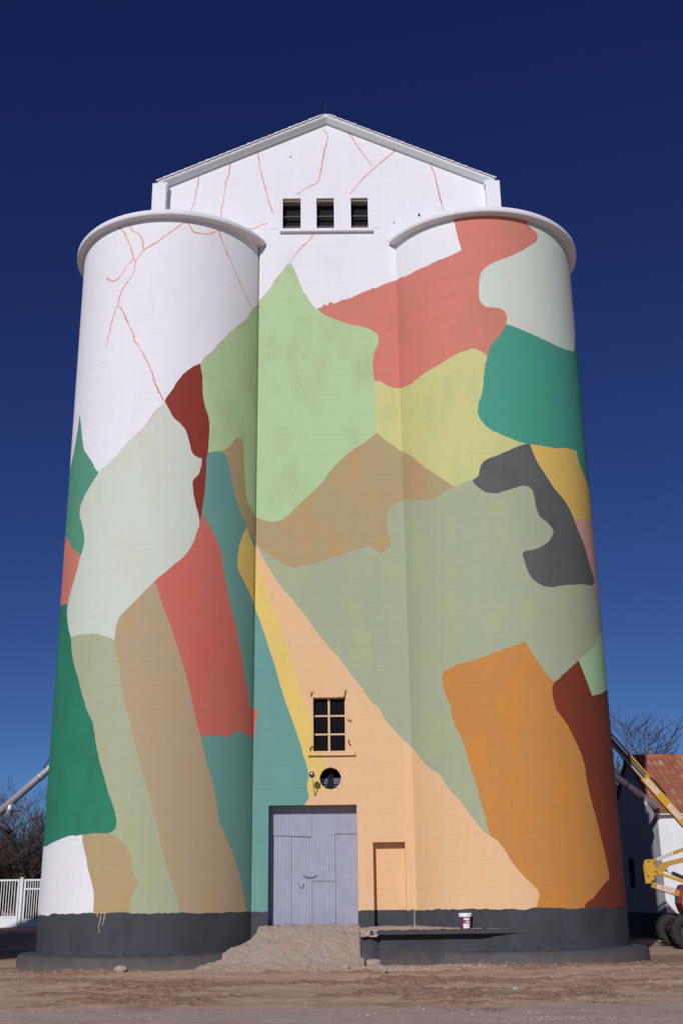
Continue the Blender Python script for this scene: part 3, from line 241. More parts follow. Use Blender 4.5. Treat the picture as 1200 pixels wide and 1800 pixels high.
MATS = {}
def wall_paint(name, col, alt, amt=0.5, lo=0.48, hi=0.66, worn=False):
    """emulsion on board-marked concrete: brushed patches of a second coat, lift lines, fine grain"""
    if name in MATS:
        return MATS[name]
    m = NT(name)
    k = random.uniform(-40, 40)
    co = m.coords((1, 1, 1))
    off = m.n('ShaderNodeVectorMath')
    off.operation = 'ADD'
    off.inputs[1].default_value = (k, k*0.7, -k)
    m.l(co, off.inputs[0])
    v = off.outputs[0]
    st = m.n('ShaderNodeMapping')
    st.inputs['Scale'].default_value = (1.5, 1.5, 0.75)
    m.l(v, st.inputs['Vector'])
    big = m.noise(st.outputs['Vector'], 0.9, 6, 0.62)
    f1 = m.mul(m.ramp(big, lo, hi), amt)
    c = m.mix(f1, col, alt)
    st2 = m.n('ShaderNodeMapping')
    st2.inputs['Scale'].default_value = (9.0, 9.0, 0.5)
    m.l(v, st2.inputs['Vector'])
    streak = m.noise(st2.outputs['Vector'], 1.0, 3, 0.6)
    c = m.mix(0.035, c, m.ramp(streak, 0.3, 0.72, (0.25, 0.25, 0.25, 1), (1, 1, 1, 1)), 'MULTIPLY')
    grain = m.noise(v, 26.0, 3, 0.7)
    c = m.mix(0.04, c, m.ramp(grain, 0.35, 0.65), 'MULTIPLY')
    lift = m.n('ShaderNodeMapping')
    lift.inputs['Scale'].default_value = (0.5, 0.5, 4.2)
    m.l(v, lift.inputs['Vector'])
    lines = m.noise(lift.outputs['Vector'], 1.3, 3, 0.6)
    lift2 = m.n('ShaderNodeMapping')
    lift2.inputs['Scale'].default_value = (0.9, 0.9, 16.0)
    m.l(v, lift2.inputs['Vector'])
    lines2 = m.noise(lift2.outputs['Vector'], 1.3, 2, 0.6)
    h = m.add(m.add(m.mul(lines, 1.0), m.mul(lines2, 0.12)), m.mul(grain, 0.16))
    # pour rings: thin uneven joints every half metre or so
    sz = m.n('ShaderNodeSeparateXYZ'); m.l(co, sz.inputs[0])
    wv = m.add(m.mul(sz.outputs['Z'], 1.75), m.mul(m.noise(co, 0.7, 4, 0.6), 0.30))
    fr = m.n('ShaderNodeMath'); fr.operation = 'FRACT'; m.l(wv, fr.inputs[0])
    ring = m.ramp(fr.outputs[0], 0.0, 0.055, (0, 0, 0, 1), (1, 1, 1, 1))
    part = m.ramp(m.noise(st.outputs['Vector'], 1.6, 3, 0.6), 0.42, 0.60)
    c = m.mix(m.mul(part, 0.10), c, ring, 'MULTIPLY')
    h = m.add(h, m.mul(ring, 0.22))
    # scuffed specks where the coat has gone
    chip = m.ramp(m.noise(v, 9.0, 6, 0.75), 0.70, 0.74)
    c = m.mix(m.mul(chip, 0.5 if worn else 0.10), c, (0.42, 0.36, 0.31, 1))
    if worn:
        # earth splashed up from the yard
        sp_ = m.n('ShaderNodeMapRange'); sp_.inputs['From Min'].default_value = 0.75; sp_.inputs['From Max'].default_value = 0.0
        m.l(m.add(sz.outputs['Z'], m.mul(m.noise(v, 2.4, 6, 0.7), 0.7)), sp_.inputs['Value'])
        c = m.mix(m.mul(sp_.outputs[0], 0.55), c, (0.30, 0.215, 0.165, 1))
    m.bump(h, 0.28, 0.016)
    m.base(c)
    m.rough(0.78)
    MATS[name] = m.m
    return m.m

def simple(name, col, rough=0.6, var=0.12, scale=6.0, metal=0.0, bump=0.0, dirt=None):
    if name in MATS:
        return MATS[name]
    m = NT(name)
    v = m.coords()
    nz = m.noise(v, scale, 5, 0.6)
    dark = tuple(c*0.55 for c in col[:3]) + (1,)
    c = m.mix(m.mul(m.ramp(nz, 0.35, 0.75), var*2), col, dark if dirt is None else dirt)
    m.base(c)
    m.rough(rough)
    m.b.inputs['Metallic'].default_value = metal
    if bump:
        m.bump(m.noise(v, scale*5, 4, 0.6), 0.6, bump)
    MATS[name] = m.m
    return m.m

def link(o, parent=None):
    COL.objects.link(o)
    if parent is not None:
        o.parent = parent
    return o

def tag(o, label=None, cat=None, group=None, kind=None):
    if label: o['label'] = label
    if cat: o['category'] = cat
    if group: o['group'] = group
    if kind: o['kind'] = kind
    return o

def empty(name, loc=(0, 0, 0), rz=0.0):
    o = bpy.data.objects.new(name, None)
    o.empty_display_size = 0.3
    link(o)
    o.location = loc
    o.rotation_euler = (0, 0, rz)
    return o

class MB:
    """collects shapes, then links them as one mesh object"""
    def __init__(self):
        self.v = []; self.f = []; self.sm = []
    def face(self, pts, smooth=False):
        i = len(self.v)
        self.v += [tuple(p) for p in pts]
        self.f.append(tuple(range(i, i+len(pts))))
        self.sm.append(smooth)
        return self
    def box(self, x0, x1, y0, y1, z0, z1):
        i = len(self.v)
        self.v += [(x0,y0,z0),(x1,y0,z0),(x1,y1,z0),(x0,y1,z0),(x0,y0,z1),(x1,y0,z1),(x1,y1,z1),(x0,y1,z1)]
        for q in ((0,3,2,1),(4,5,6,7),(0,1,5,4),(1,2,6,5),(2,3,7,6),(3,0,4,7)):
            self.f.append(tuple(i+k for k in q)); self.sm.append(False)
        return self
    def beam(self, a, b, w, h, roll_up=(0, 0, 1)):
        """rectangular bar from a to b: w across, h in the direction nearest roll_up"""
        a, b = Vector(a), Vector(b)
        d = (b-a).normalized()
        s = d.cross(Vector(roll_up))
        if s.length < 1e-4: s = d.cross(Vector((0, 1, 0)))
        s.normalize(); u = s.cross(d)
        i = len(self.v)
        for p in (a, b):
            for sx, sy in ((-1,-1),(1,-1),(1,1),(-1,1)):
                self.v.append(tuple(p + s*(sx*w/2) + u*(sy*h/2)))
        for q in ((3,2,1,0),(4,5,6,7),(0,1,5,4),(1,2,6,5),(2,3,7,6),(3,0,4,7)):
            self.f.append(tuple(i+k for k in q)); self.sm.append(False)
        return self
    def tube(self, pts, rad, n=10, cap=True):
        pts = [Vector(p) for p in pts]
        if not isinstance(rad, (list, tuple)): rad = [rad]*len(pts)
        rings = []
        ref = None
        for k, p in enumerate(pts):
            d = (pts[min(k+1, len(pts)-1)] - pts[max(k-1, 0)]).normalized()
            if ref is None:
                ref = Vector((0, 0, 1)) if abs(d.z) < 0.9 else Vector((1, 0, 0))
            s = d.cross(ref)
            if s.length < 1e-5: s = d.orthogonal()
            s.normalize(); u = s.cross(d); ref = u
            i = len(self.v)
            for j in range(n):
                a = 2*math.pi*j/n
                self.v.append(tuple(p + s*(math.cos(a)*rad[k]) + u*(math.sin(a)*rad[k])))
            rings.append(i)
        for a, b in zip(rings, rings[1:]):
            for j in range(n):
                self.f.append((a+j, a+(j+1) % n, b+(j+1) % n, b+j)); self.sm.append(n > 5)
        if cap:
            self.f.append(tuple(rings[0]+j for j in reversed(range(n)))); self.sm.append(False)
            self.f.append(tuple(rings[-1]+j for j in range(n))); self.sm.append(False)
        return self
    def lathe(self, prof, n=32, c=(0, 0, 0), a0=0.0, a1=2*math.pi, cap=True):
        full = abs(a1-a0-2*math.pi) < 1e-6
        cols = n if full else n+1
        i = len(self.v)
        for r, z in prof:
            for j in range(cols):
                a = a0+(a1-a0)*j/n
                self.v.append((c[0]+r*math.cos(a), c[1]+r*math.sin(a), c[2]+z))
        for k in range(len(prof)-1):
            for j in range(n):
                q = (i+k*cols+j, i+k*cols+(j+1) % cols, i+(k+1)*cols+(j+1) % cols, i+(k+1)*cols+j)
                self.f.append(q); self.sm.append(True)
        if cap and full:
            if prof[0][0] > 1e-6: self.f.append(tuple(i+j for j in reversed(range(n)))); self.sm.append(False)
            b = i+(len(prof)-1)*cols
            if prof[-1][0] > 1e-6: self.f.append(tuple(b+j for j in range(n))); self.sm.append(False)
        return self
    def prism(self, poly, d, axis='y', at=0.0):
        """2-D outline (u,w) extruded by d; axis y: (u,at,w), axis x: (at,u,w), axis z: (u,w,at)"""
        def P(u, w, t):
            return {'y': (u, at+t, w), 'x': (at+t, u, w), 'z': (u, w, at+t)}[axis]
        i = len(self.v); n = len(poly)
        self.v += [P(u, w, 0) for u, w in poly] + [P(u, w, d) for u, w in poly]
        self.f.append(tuple(i+k for k in range(n))); self.sm.append(False)
        self.f.append(tuple(i+n+k for k in reversed(range(n)))); self.sm.append(False)
        for k in range(n):
            k2 = (k+1) % n
            self.f.append((i+k2, i+k, i+n+k, i+n+k2)); self.sm.append(False)
        return self
    def mesh(self, name, mat=None, fix=True):
        me = bpy.data.meshes.new(name)
        me.from_pydata(self.v, [], self.f)
        me.polygons.foreach_set('use_smooth', self.sm)
        if mat: me.materials.append(mat)
        if fix:
            bm = bmesh.new(); bm.from_mesh(me)
            bmesh.ops.recalc_face_normals(bm, faces=bm.faces)
            bm.to_mesh(me); bm.free()
        me.update()
        return me
    def build(self, name, mat, parent=None, bevel=0.0, fix=True):
        o = bpy.data.objects.new(name, self.mesh(name, mat, fix))
        link(o, parent)
        if bevel:
            b = o.modifiers.new('bevel', 'BEVEL')
            b.width = bevel; b.segments = 2; b.limit_method = 'ANGLE'; b.angle_limit = RAD(40)
        return o

# ------------------------------------------------------------------ measures of the silo
R, CX, CY = 2.7, 4.3, 1.286
CORNER = CX - R*math.sin(math.acos(CY/R))          # half width of the flat front wall
TH_C = math.acos(CY/R)
CAP_Z = 18.80
GX = 4.62                                          # half width of the gable block
DEPTH = 27.0

# paints: colour seen in sun, colour of the second coat, how much of it shows
K = 0.975
def P(r, g, b): return albedo(r, g, b, (K, K*1.02, K*0.96))
PAINT = {
 'white':        ((0.80, 0.79, 0.82, 1), (0.74, 0.74, 0.77, 1), 0.5),
 'salmon':       (P(209,125,112), P(196,126,108), 0.9),
 'green_left':   (P(86,150,126), P(100,152,120), 0.8),
 'light_green':  (P(179,203,158), P(172,190,150), 0.9),
 'teal':         (P(104,154,149), P(112,158,150), 0.7),
 'brown':        (P(174,154,118), P(182,151,108), 1.0),
 'yellow':       (P(226,195,112), P(222,190,118), 0.7),
 'dark_red':     (P(140,54,46), P(126,44,38), 0.8),
 'red':          (P(200,108,97), P(206,100,86), 0.7),
 'tan':          (P(176,156,129), P(182,154,122), 0.8),
 'sage_left':    (P(169,175,148), P(172,176,138), 0.8),
 'khaki':        (P(178,156,118), P(184,154,110), 0.6),
 'dark_green':   (P(46,128,102), P(44,116,92), 0.9),
 'mint':         (P(204,211,202), P(206,205,192), 0.9),
 'sage':         (P(164,172,147), P(170,176,140), 0.9),
 'yellow_green': (P(202,198,136), P(184,193,136), 1.0),
 'peach':        (P(226,186,147), P(229,184,138), 0.8),
 'green_right':  (P(72,150,134), P(68,150,124), 0.8),
 'ochre_yellow': (P(222,183,98), P(214,178,106), 0.8),
 'pink':         (P(214,160,148), P(206,150,140), 0.6),
 'charcoal':     (P(92,94,94), P(84,86,87), 0.8),
 'pale_green':   (P(176,206,162), P(168,200,158), 0.7),
 'maroon':       (P(122,58,40), P(132,60,36), 0.7),
 'orange':       (P(194,134,72), P(206,136,56), 0.9),
 'base':         (P(69,71,79), P(60,61,68), 0.9),
 'line':         (P(228,172,160), P(208,128,112), 1.0),
}
TITLES = {'green_left': 'mid green', 'sage_left': 'sage green', 'green_right': 'emerald green',
          'ochre_yellow': 'ochre yellow', 'base': 'dark grey', 'line': 'thin coral'}
def paint(k):
    c, a, amt = PAINT[k]
    return wall_paint('paint_'+k, c, a, amt, worn=(k == 'base'))

# ------------------------------------------------------------------ painted walls
def smooth_poly(P, closed=True, corner=RAD(50), sub=3):
    """Catmull-Rom through the traced points, sharp turns kept"""
    n = len(P); out = []
    Q = [np.array(p, float) for p in P]
    def isc(i):
        if not closed and (i == 0 or i == n-1): return True
        a = Q[i]-Q[i-1]; b = Q[(i+1) % n]-Q[i]
        la, lb = np.hypot(*a), np.hypot(*b)
        if la < 1e-9 or lb < 1e-9: return True
        return math.acos(max(-1, min(1, float(a@b)/(la*lb)))) > corner
    cs = [isc(i) for i in range(n)]
    for i in range(n if closed else n-1):
        p1, p2 = Q[i], Q[(i+1) % n]
        p0 = 2*p1-p2 if cs[i] else Q[i-1]
        p3 = 2*p2-p1 if cs[(i+1) % n] else Q[(i+2) % n]
        d = np.hypot(*(p2-p1))
        # keep tangents short where neighbours are much longer
        m1 = (p2-p0)*0.5; m2 = (p3-p1)*0.5
        for m in (m1, m2):
            l = np.hypot(*m)
            if l > d: m *= d/l
        k = sub if d > 0.08 else 1
        for j in range(k):
            t = j/k; t2 = t*t; t3 = t2*t
            out.append(tuple((2*t3-3*t2+1)*p1 + (t3-2*t2+t)*m1 + (-2*t3+3*t2)*p2 + (t3-t2)*m2))
    if not closed: out.append(tuple(Q[-1]))
    return out

def stroke(P, w, sx=1.0):
    """outline of a hand-drawn line; sx converts the first coordinate to metres"""
    rnd = random.Random(len(P)*13+int(P[0][1]*100))
    pts = [np.array((p[0]*sx, p[1])) for p in smooth_poly([(a*sx/sx, b) for a, b in P], closed=False, sub=4)]
    L_, R_ = [], []
    n = len(pts)
    for i, p in enumerate(pts):
        d = pts[min(i+1, n-1)]-pts[max(i-1, 0)]
        d = d/(np.hypot(*d)+1e-9); nn = np.array((-d[1], d[0]))
        ww = w*rnd.uniform(0.55, 1.3)*(0.45 if i in (0, n-1) else 1.0)
        j = rnd.uniform(-0.25, 0.25)*w
        L_.append(p+nn*(ww/2+j)); R_.append(p-nn*(ww/2-j))
    return [(q[0]/sx, q[1]) for q in L_+R_[::-1]]

def in_poly(poly, X, Y):
    inside = np.zeros(len(X), bool)
    P_ = np.array(poly)
    x0, y0 = P_[:, 0], P_[:, 1]
    x1, y1 = np.roll(x0, -1), np.roll(y0, -1)
    for a, b, c, d in zip(x0, y0, x1, y1):
        if b == d: continue
        hit = ((b > Y) != (d > Y)) & (X < (c-a)*(Y-b)/(d-b)+a)
        inside ^= hit
    return inside

def painted_sheet(outline, layers, to3d, normal, splits=(), holes=(), sx=1.0):
    """cut a wall sheet along every painted edge.  outline: (u,z) loop; layers: [(key, loop)...], later ones on top.
    returns {key_index: (verts, faces, normals)} with -1 the bare wall"""
    verts, edges = [], []
    def add_loop(P_, closed=True):
        i = len(verts)
        verts.extend(Vector((p[0]*sx, p[1])) for p in P_)
        n = len(P_)
        for k in range(n if closed else n-1):
            edges.append((i+k, i+(k+1) % n))
    add_loop(outline)
    for s in splits: add_loop(s, False)
    for _, P_ in layers: add_loop(P_)
    for h in holes: add_loop(h)
    r = delaunay_2d_cdt(verts, edges, [], 0, 1e-5)
    V = np.array([tuple(p) for p in r[0]]); V[:, 0] /= sx
    F = np.array([f for f in r[2] if len(f) == 3])
    C = V[F].mean(axis=1)
    keep = in_poly(outline, C[:, 0], C[:, 1])
    for h in holes: keep &= ~in_poly(h, C[:, 0], C[:, 1])
    own = np.full(len(F), -1)
    for k, (_, P_) in enumerate(layers):
        own[in_poly(P_, C[:, 0], C[:, 1])] = k
    res = {}
    groups = []
    for k in sorted(set(own[keep].tolist())):
        fs_all = F[keep & (own == k)]
        if k < 0:
            groups.append((k, fs_all)); continue
        par = {}
        def find(i):
            while par[i] != i:
                par[i] = par[par[i]]; i = par[i]
            return i
        for t in fs_all.tolist():
            for i in t: par.setdefault(i, i)
            a_, b_, c_ = (find(i) for i in t)
            par[b_] = a_; par[find(c_)] = find(a_)
        roots = np.array([find(t[0]) for t in fs_all.tolist()])
        best = []
        for r_ in set(roots.tolist()):
            q = fs_all[roots == r_]
            A_, B_, C_ = V[q[:, 0]], V[q[:, 1]], V[q[:, 2]]
            ar = 0.5*sx*np.abs((B_[:, 0]-A_[:, 0])*(C_[:, 1]-A_[:, 1])-(C_[:, 0]-A_[:, 0])*(B_[:, 1]-A_[:, 1])).sum()
            best.append((ar, q))
        best.sort(key=lambda e: -e[0])
        for n_, (ar, q) in enumerate(best):
            groups.append(((k, n_), q))
    for k, fs in groups:
        used, inv = np.unique(fs, return_inverse=True)
        inv = inv.reshape(fs.shape)
        pv = [to3d(*V[i]) for i in used]
        nv = [normal(*V[i]) for i in used]
        # face winding outward
        faces = []
        for t in inv.tolist():
            a, b, c = (Vector(pv[i]) for i in t)
            if (b-a).cross(c-a).dot(Vector(nv[t[0]])) < 0: t = t[::-1]
            faces.append(t)
        res[k] = (pv, faces, nv)
    return res

def sheet_objects(name, res, layers, bare_mat, parent):
    def mk(nm, data, mat, par):
        me = bpy.data.meshes.new(nm)
        me.from_pydata(data[0], [], data[1])
        me.polygons.foreach_set('use_smooth', [True]*len(data[1]))
        me.materials.append(mat)
        me.update()
        me.normals_split_custom_set_from_vertices(data[2])
        o = bpy.data.objects.new(nm, me)
        return link(o, par)
    body = mk(name, res[-1], bare_mat, parent)
    for (k, _n) in sorted(q for q in res if q != -1):
        key = layers[k][0]
        nm = {'line': 'painted_line', 'base': 'painted_base_band'}.get(key, 'painted_patch')
        o = mk(nm, res[(k, _n)], paint(key), body)
        t = TITLES.get(key, key.replace('_', ' '))
        if key == 'line': o['label'] = 'thin coral line brushed on the white wall'
        elif key == 'base': o['label'] = 'dark grey painted band along the foot of the wall'
        else: o['label'] = t + ' patch of the mural'
    return body

def band_loop(u0, u1, z, step, amp, seed, zb=-0.4):
    rnd = random.Random(seed); P_ = [(u0, zb)]
    u = u0; zz = 0.0
    while u < u1:
        zz = zz*0.7+rnd.uniform(-amp, amp)
        P_.append((u, z+zz)); u += step*rnd.uniform(0.4, 1.6)
    P_ += [(u1, z), (u1, zb)]
    return P_

silo = empty('grain_silo', (0, 0, 0))
tag(silo, 'tall white grain silo with twin round towers covered in a patchwork colour mural', 'silo')

def wiggle(poly, amp=0.006, seed=1, sx=1.0):
    rnd = random.Random(seed)
    return [(a+rnd.uniform(-amp, amp)/sx, b+rnd.uniform(-amp, amp)) for a, b in poly]

def tower(side, mural, lines):
    cx = side*CX
    if side < 0: ua, ub = -2.75, TH_C+0.03
    else: ua, ub = -TH_C-0.03, 2.75
    z0, z1 = -0.4, CAP_Z
    lay = [(k, wiggle(smooth_poly(p), 0.006, i, R)) for i, (k, p) in enumerate(mural)]
    lay += [('line', stroke(p, 0.026 if i >= 8 else 0.042, R)) for i, p in enumerate(lines)]
    lay.append(('base', band_loop(ua-0.05, ub+0.05, 1.185, 0.03, 0.018, 5+side)))
    if side < 0: lay += [('tan', stroke(p, 0.024, R)) for p in LINES_DRIPS]
    N = int((ub-ua)/RAD(2.5))
    sp = []
    for k in range(1, N):
        u = ua+(ub-ua)*k/N
        sp.append([(u, z0), (u, 4.0), (u, 8.0), (u, 12.0), (u, 16.0), (u, z1)])
    to3 = lambda u, z: (cx+R*math.sin(u), CY-R*math.cos(u), z)
    nor = lambda u, z: (math.sin(u), -math.cos(u), 0.0)
    out = [(ua, z0), (ub, z0), (ub, z1), (ua, z1)]
    res = painted_sheet(out, lay, to3, nor, sp, (), R)
    body = sheet_objects('round_tower', res, lay, paint('white'), silo)
    return body

towL = tower(-1, MURAL_LEFT, LINES_LEFT)
towR = tower(1, MURAL_RIGHT, [])

# flat front wall and gable in one sheet
EAVE_Z, APEX_Z = 20.86, 23.02
DOOR = (-1.50, 0.58, 0.80, 3.555)
WIN = (-0.44, 0.349, 4.81, 6.107)
NICHE = (0.948, 1.702, 0.80, 2.69)
UPS = [(-1.245, -0.735), (-0.285, 0.21), (0.69, 1.175)]
UPZ = (19.37, 20.37)
RND = (-0.033, 4.17, 0.255)
JW = 0.045
wall_out = [(-CORNER+JW, -0.3), (CORNER, -0.3), (CORNER, CAP_Z), (GX, CAP_Z), (GX, EAVE_Z), (0, APEX_Z),
            (-GX, EAVE_Z), (-GX, CAP_Z), (-CORNER+JW, CAP_Z)]
def rect(x0, x1, z0, z1): return [(x0, z0), (x1, z0), (x1, z1), (x0, z1)]
def rough_rect(x0, x1, z0, z1, a, seed):
    rnd = random.Random(seed); P_ = []
    for (ax, az), (bx, bz) in zip(rect(x0, x1, z0, z1), rect(x0, x1, z0, z1)[1:]+rect(x0, x1, z0, z1)[:1]):
        n = max(3, int(math.hypot(bx-ax, bz-az)/0.12))
        for j in range(n):
            t = j/n; e = a if j else 0
            P_.append((ax+(bx-ax)*t+rnd.uniform(-e, e), az+(bz-az)*t+rnd.uniform(-e, e)))
    return P_
circle = [(RND[0]+RND[2]*math.cos(a)*random.Random(int(a*99)).uniform(.97, 1.02), RND[1]+RND[2]*math.sin(a)) for a in [2*math.pi*k/36 for k in range(36)]]
door_loop = rect(*DOOR)
win_loop = rough_rect(*WIN, 0.006, 3)
niche_loop = rect(*NICHE)
holes = [door_loop, win_loop, niche_loop, circle] + [rect(a, b, *UPZ) for a, b in UPS]
wl = [(k, wiggle(smooth_poly(p), 0.006, i)) for i, (k, p) in enumerate(MURAL_WALL)]
wl += [('line', stroke(p, 0.026 if i == 10 else 0.040)) for i, p in enumerate(LINES_WALL)]
wl.append(('base', band_loop(-CORNER-0.1, CORNER+0.1, 1.185, 0.07, 0.016, 4)))
wl.append(('sage_left', [(1.855, 0.82), (1.885, 0.82), (1.875, 1.0), (1.885, 1.17), (1.865, 1.18), (1.862, 1.0)]))
sp = [[(-CORNER, z), (CORNER, z)] for z in range(2, 19, 2)]
res = painted_sheet(wall_out, wl, lambda x, z: (x, 0.0, z), lambda x, z: (0, -1, 0), sp, holes)
front = sheet_objects('front_wall', res, wl, paint('white'), silo)

m = MB(); m.face([(-CORNER+JW, 0, -0.3), (-CORNER+JW, 0, CAP_Z), (-CORNER+JW, 0.12, CAP_Z), (-CORNER+JW, 0.12, -0.3)]).face([(-CORNER-0.12, 0.12, -0.3), (-CORNER+JW, 0.12, -0.3), (-CORNER+JW, 0.12, CAP_Z), (-CORNER-0.12, 0.12, CAP_Z)])
m.build('expansion_joint', paint('sage'), front, fix=False)
def reveal(loop, depth, mat, name, parent, y0=0.0):
    m = MB()
    n = len(loop)
    for i in range(n):
        (a, b), (c, d) = loop[i], loop[(i+1) % n]
        m.face([(a, y0, b), (a, y0+depth, b), (c, y0+depth, d), (c, y0, d)])
    return m.build(name, mat, parent, fix=False)

peach, tealp, basep, white = paint('peach'), paint('teal'), paint('base'), paint('white')
interior = simple('dark_interior', (0.012, 0.012, 0.013, 1), 0.9)
# reveals round each opening
reveal([p for p in win_loop], 0.19, peach, 'window_reveal', front)
reveal(circle, 0.22, peach, 'porthole_reveal', front)
for a, b in UPS: reveal(rect(a, b, *UPZ), 0.28, white, 'window_reveal', front)
m = MB(); xa, xb, za, zb = NICHE; nd = 0.25
m.face([(xa,0,1.185),(xa,nd,1.185),(xa,nd,zb),(xa,0,zb)]).face([(xb,0,1.185),(xb,0,zb),(xb,nd,zb),(xb,nd,1.185)]).face([(xa,0,zb),(xa,nd,zb),(xb,nd,zb),(xb,0,zb)])
m.face([(xa,nd,1.185),(xb,nd,1.185),(xb,nd,zb),(xa,nd,zb)])
nic = m.build('blocked_doorway', peach, silo, fix=False); nic['label'] = 'shallow blocked doorway painted over in peach'
m = MB()
m.face([(xa,0,za),(xa,nd,za),(xa,nd,1.185),(xa,0,1.185)]).face([(xb,0,za),(xb,0,1.185),(xb,nd,1.185),(xb,nd,za)]).face([(xa,nd,za),(xb,nd,za),(xb,nd,1.185),(xa,nd,1.185)])
m.build('painted_base_band', basep, nic, fix=False)
# room behind the windows so that openings look into darkness
m = MB()
m.box(-1.7, 1.7, 0.55, 4.0, 3.75, 6.8)
m.f = [q for i, q in enumerate(m.f) if i != 2]; m.sm = m.sm[:5]
m.build('dark_room', interior, silo, fix=False)
m = MB()
m.box(-1.7, 1.7, 0.55, 4.0, 18.9, 20.7)
m.f = [q for i, q in enumerate(m.f) if i != 2]; m.sm = m.sm[:5]
m.build('dark_room', interior, silo, fix=False)

# --- big door of ribbed sheet
DD = 0.36
xa, xb, za, zb = DOOR
m = MB()
m.face([(xa,0,za),(xa,DD+.03,za),(xa,DD+.03,zb),(xa,0,zb)]).face([(xa,0,zb),(xa,DD+.03,zb),(-0.65,DD+.03,zb),(-0.65,0,zb)])
m.build('door_reveal', tealp, front, fix=False)
m = MB()
m.face([(xb,0,za),(xb,0,zb),(xb,DD+.03,zb),(xb,DD+.03,za)]).face([(-0.65,0,zb),(-0.65,DD+.03,zb),(xb,DD+.03,zb),(xb,0,zb)])
m.build('door_reveal', peach, front, fix=False)
sheet_mat = simple('lilac_sheet', (0.355, 0.375, 0.475, 1), 0.55, 0.16, 4.5, bump=0.002, dirt=(0.22, 0.21, 0.25, 1))
iron = simple('dark_iron', (0.05, 0.04, 0.038, 1), 0.7, 0.2, 20)
door = empty('door'); door.parent = silo
door['label'] = 'tall double door of lilac grey ribbed metal sheet'
MB().box(xa, xb, DD+0.022, DD+0.045, za-0.2, zb+0.02).build('backing', simple('door_back', (0.24, 0.25, 0.32, 1), 0.7), door)
def ribbed(x0, x1, z0, z1, y, tilt=0.0):
    m = MB(); p = 0.067; n = int((x1-x0)/p*8)
    top, bot = [], []
    for k in range(n+1):
        x = x0+(x1-x0)*k/n
        ph = (x/p) % 1.0
        h = 0.009*(1 if ph < 0.62 else (0 if 0.72 < ph < 0.9 else 0.5))
        top.append((x, y-h, z1)); bot.append((x, y-h, z0+tilt*(x-x0)))
    for k in range(n): m.face([bot[k], bot[k+1], top[k+1], top[k]])
    m.face([(x0, y, z1), (x1, y, z1), (x1, y-0.009, z1), (x0, y-0.009, z1)])
    o = m.build('ribbed_sheet', sheet_mat, door, fix=False)
    md = o.modifiers.new('solid', 'SOLIDIFY'); md.thickness = 0.003; md.offset = -1
    return o
c1, c2, c3, c4, c5 = xa+0.005, -0.985, -0.492, 0.055, xb-0.005
zb_ = 0.885
ribbed(c1, c2, 2.885, zb-0.01, DD-0.028, -0.02); ribbed(c1, c2-0.01, zb_, 2.91, DD)
ribbed(c2, c3, 2.870, zb-0.01, DD-0.034, -0.05); ribbed(c2, c3, zb_, 2.90, DD)
ribbed(c3+0.006, c4, zb_, 1.86, DD-0.004); ribbed(c3+0.006, c4, 1.845, zb-0.01, DD-0.024)
ribbed(c4, c5, 2.91, zb-0.01, DD-0.022); ribbed(c4, c5, zb_, 2.92, DD+0.006)
for x in (c2, c3, c4): MB().box(x-0.010, x+0.006, DD-0.032, DD+0.01, zb_, zb-0.02).build('seam_strip', sheet_mat, door)
MB().tube([(c3-0.19, DD-0.03, 1.97), (c3-0.13, DD-0.05, 1.935), (c3, DD-0.05, 1.92), (c3+0.08, DD-0.05, 1.94), (c3+0.13, DD-0.03, 1.99)], 0.008, 6).build('door_chain', iron, door)
MB().tube([(c3-0.32, DD-0.03, 1.80), (c3-0.29, DD-0.05, 1.72), (c3-0.22, DD-0.05, 1.71), (c3-0.19, DD-0.03, 1.80)], 0.009, 6).build('door_handle', simple('worn_iron', (0.25, 0.25, 0.31, 1), 0.6), door)
for x in (c1+0.42, c4-0.02): MB().prism([(x-0.07, zb_-0.005), (x+0.07, zb_-0.005), (x, zb_+0.05)], 0.03, 'y', DD-0.045).build('torn_corner', simple('door_back', None) , door)

# --- six-light window in the front wall
def window_bars(parent):
    xa, xb, za, zb = WIN; y0, y1 = 0.125, 0.16
    w = empty('window'); w.parent = parent
    w['label'] = 'six light window with peach glazing bars above the door'
    pm = simple('peach_joinery', P(226,186,147), 0.6)
    fr = MB(); f = 0.018
    fr.box(xa-0.02, xa+f, y0, y1, za-.01, zb+.01).box(xb-f, xb+0.02, y0, y1, za-.01, zb+.01).box(xa+f, xb-f, y0, y1, zb-f, zb+.01).box(xa+f, xb-f, y0, y1, za-.01, za+f)
    fr.build('frame', pm, w)
    xm = (xa+xb)/2-0.01
    MB().box(xm-0.026, xm+0.026, y0, y1-0.01, za+f, zb-f).build('mullion', pm, w, 0.004)
    for z in (za+0.415, za+0.86):
        MB().box(xa+f, xm-0.027, y0+0.004, y1-0.012, z-0.021, z+0.021).build('glazing_bar', pm, w, 0.004)
        MB().box(xm+0.027, xb-f, y0+0.004, y1-0.012, z-0.021, z+0.021).build('glazing_bar', pm, w, 0.004)
    gl = NT('unlit_pane'); gl.base((0.004, 0.004, 0.0045, 1)); gl.rough(0.35); gl.b.inputs['Specular IOR Level'].default_value = 0.08  # near-black panes: darkness of the room behind put into their colour
    zs = [za+f, za+0.394, za+0.436, za+0.839, za+0.881, zb-f]
    for a, b in ((xa+f, xm-0.026), (xm+0.026, xb-f)):
        for k in range(3):
            MB().box(a, b, 0.163, 0.168, zs[2*k]-.02, zs[2*k+1]+.02).build('pane', gl.m, w)
    return w
window_bars(silo)
m = MB()
rnd = random.Random(5)
xs = [-0.57+1.13*k/20 for k in range(21)]
topz = [4.795+rnd.uniform(-.012, .004) for _ in xs]
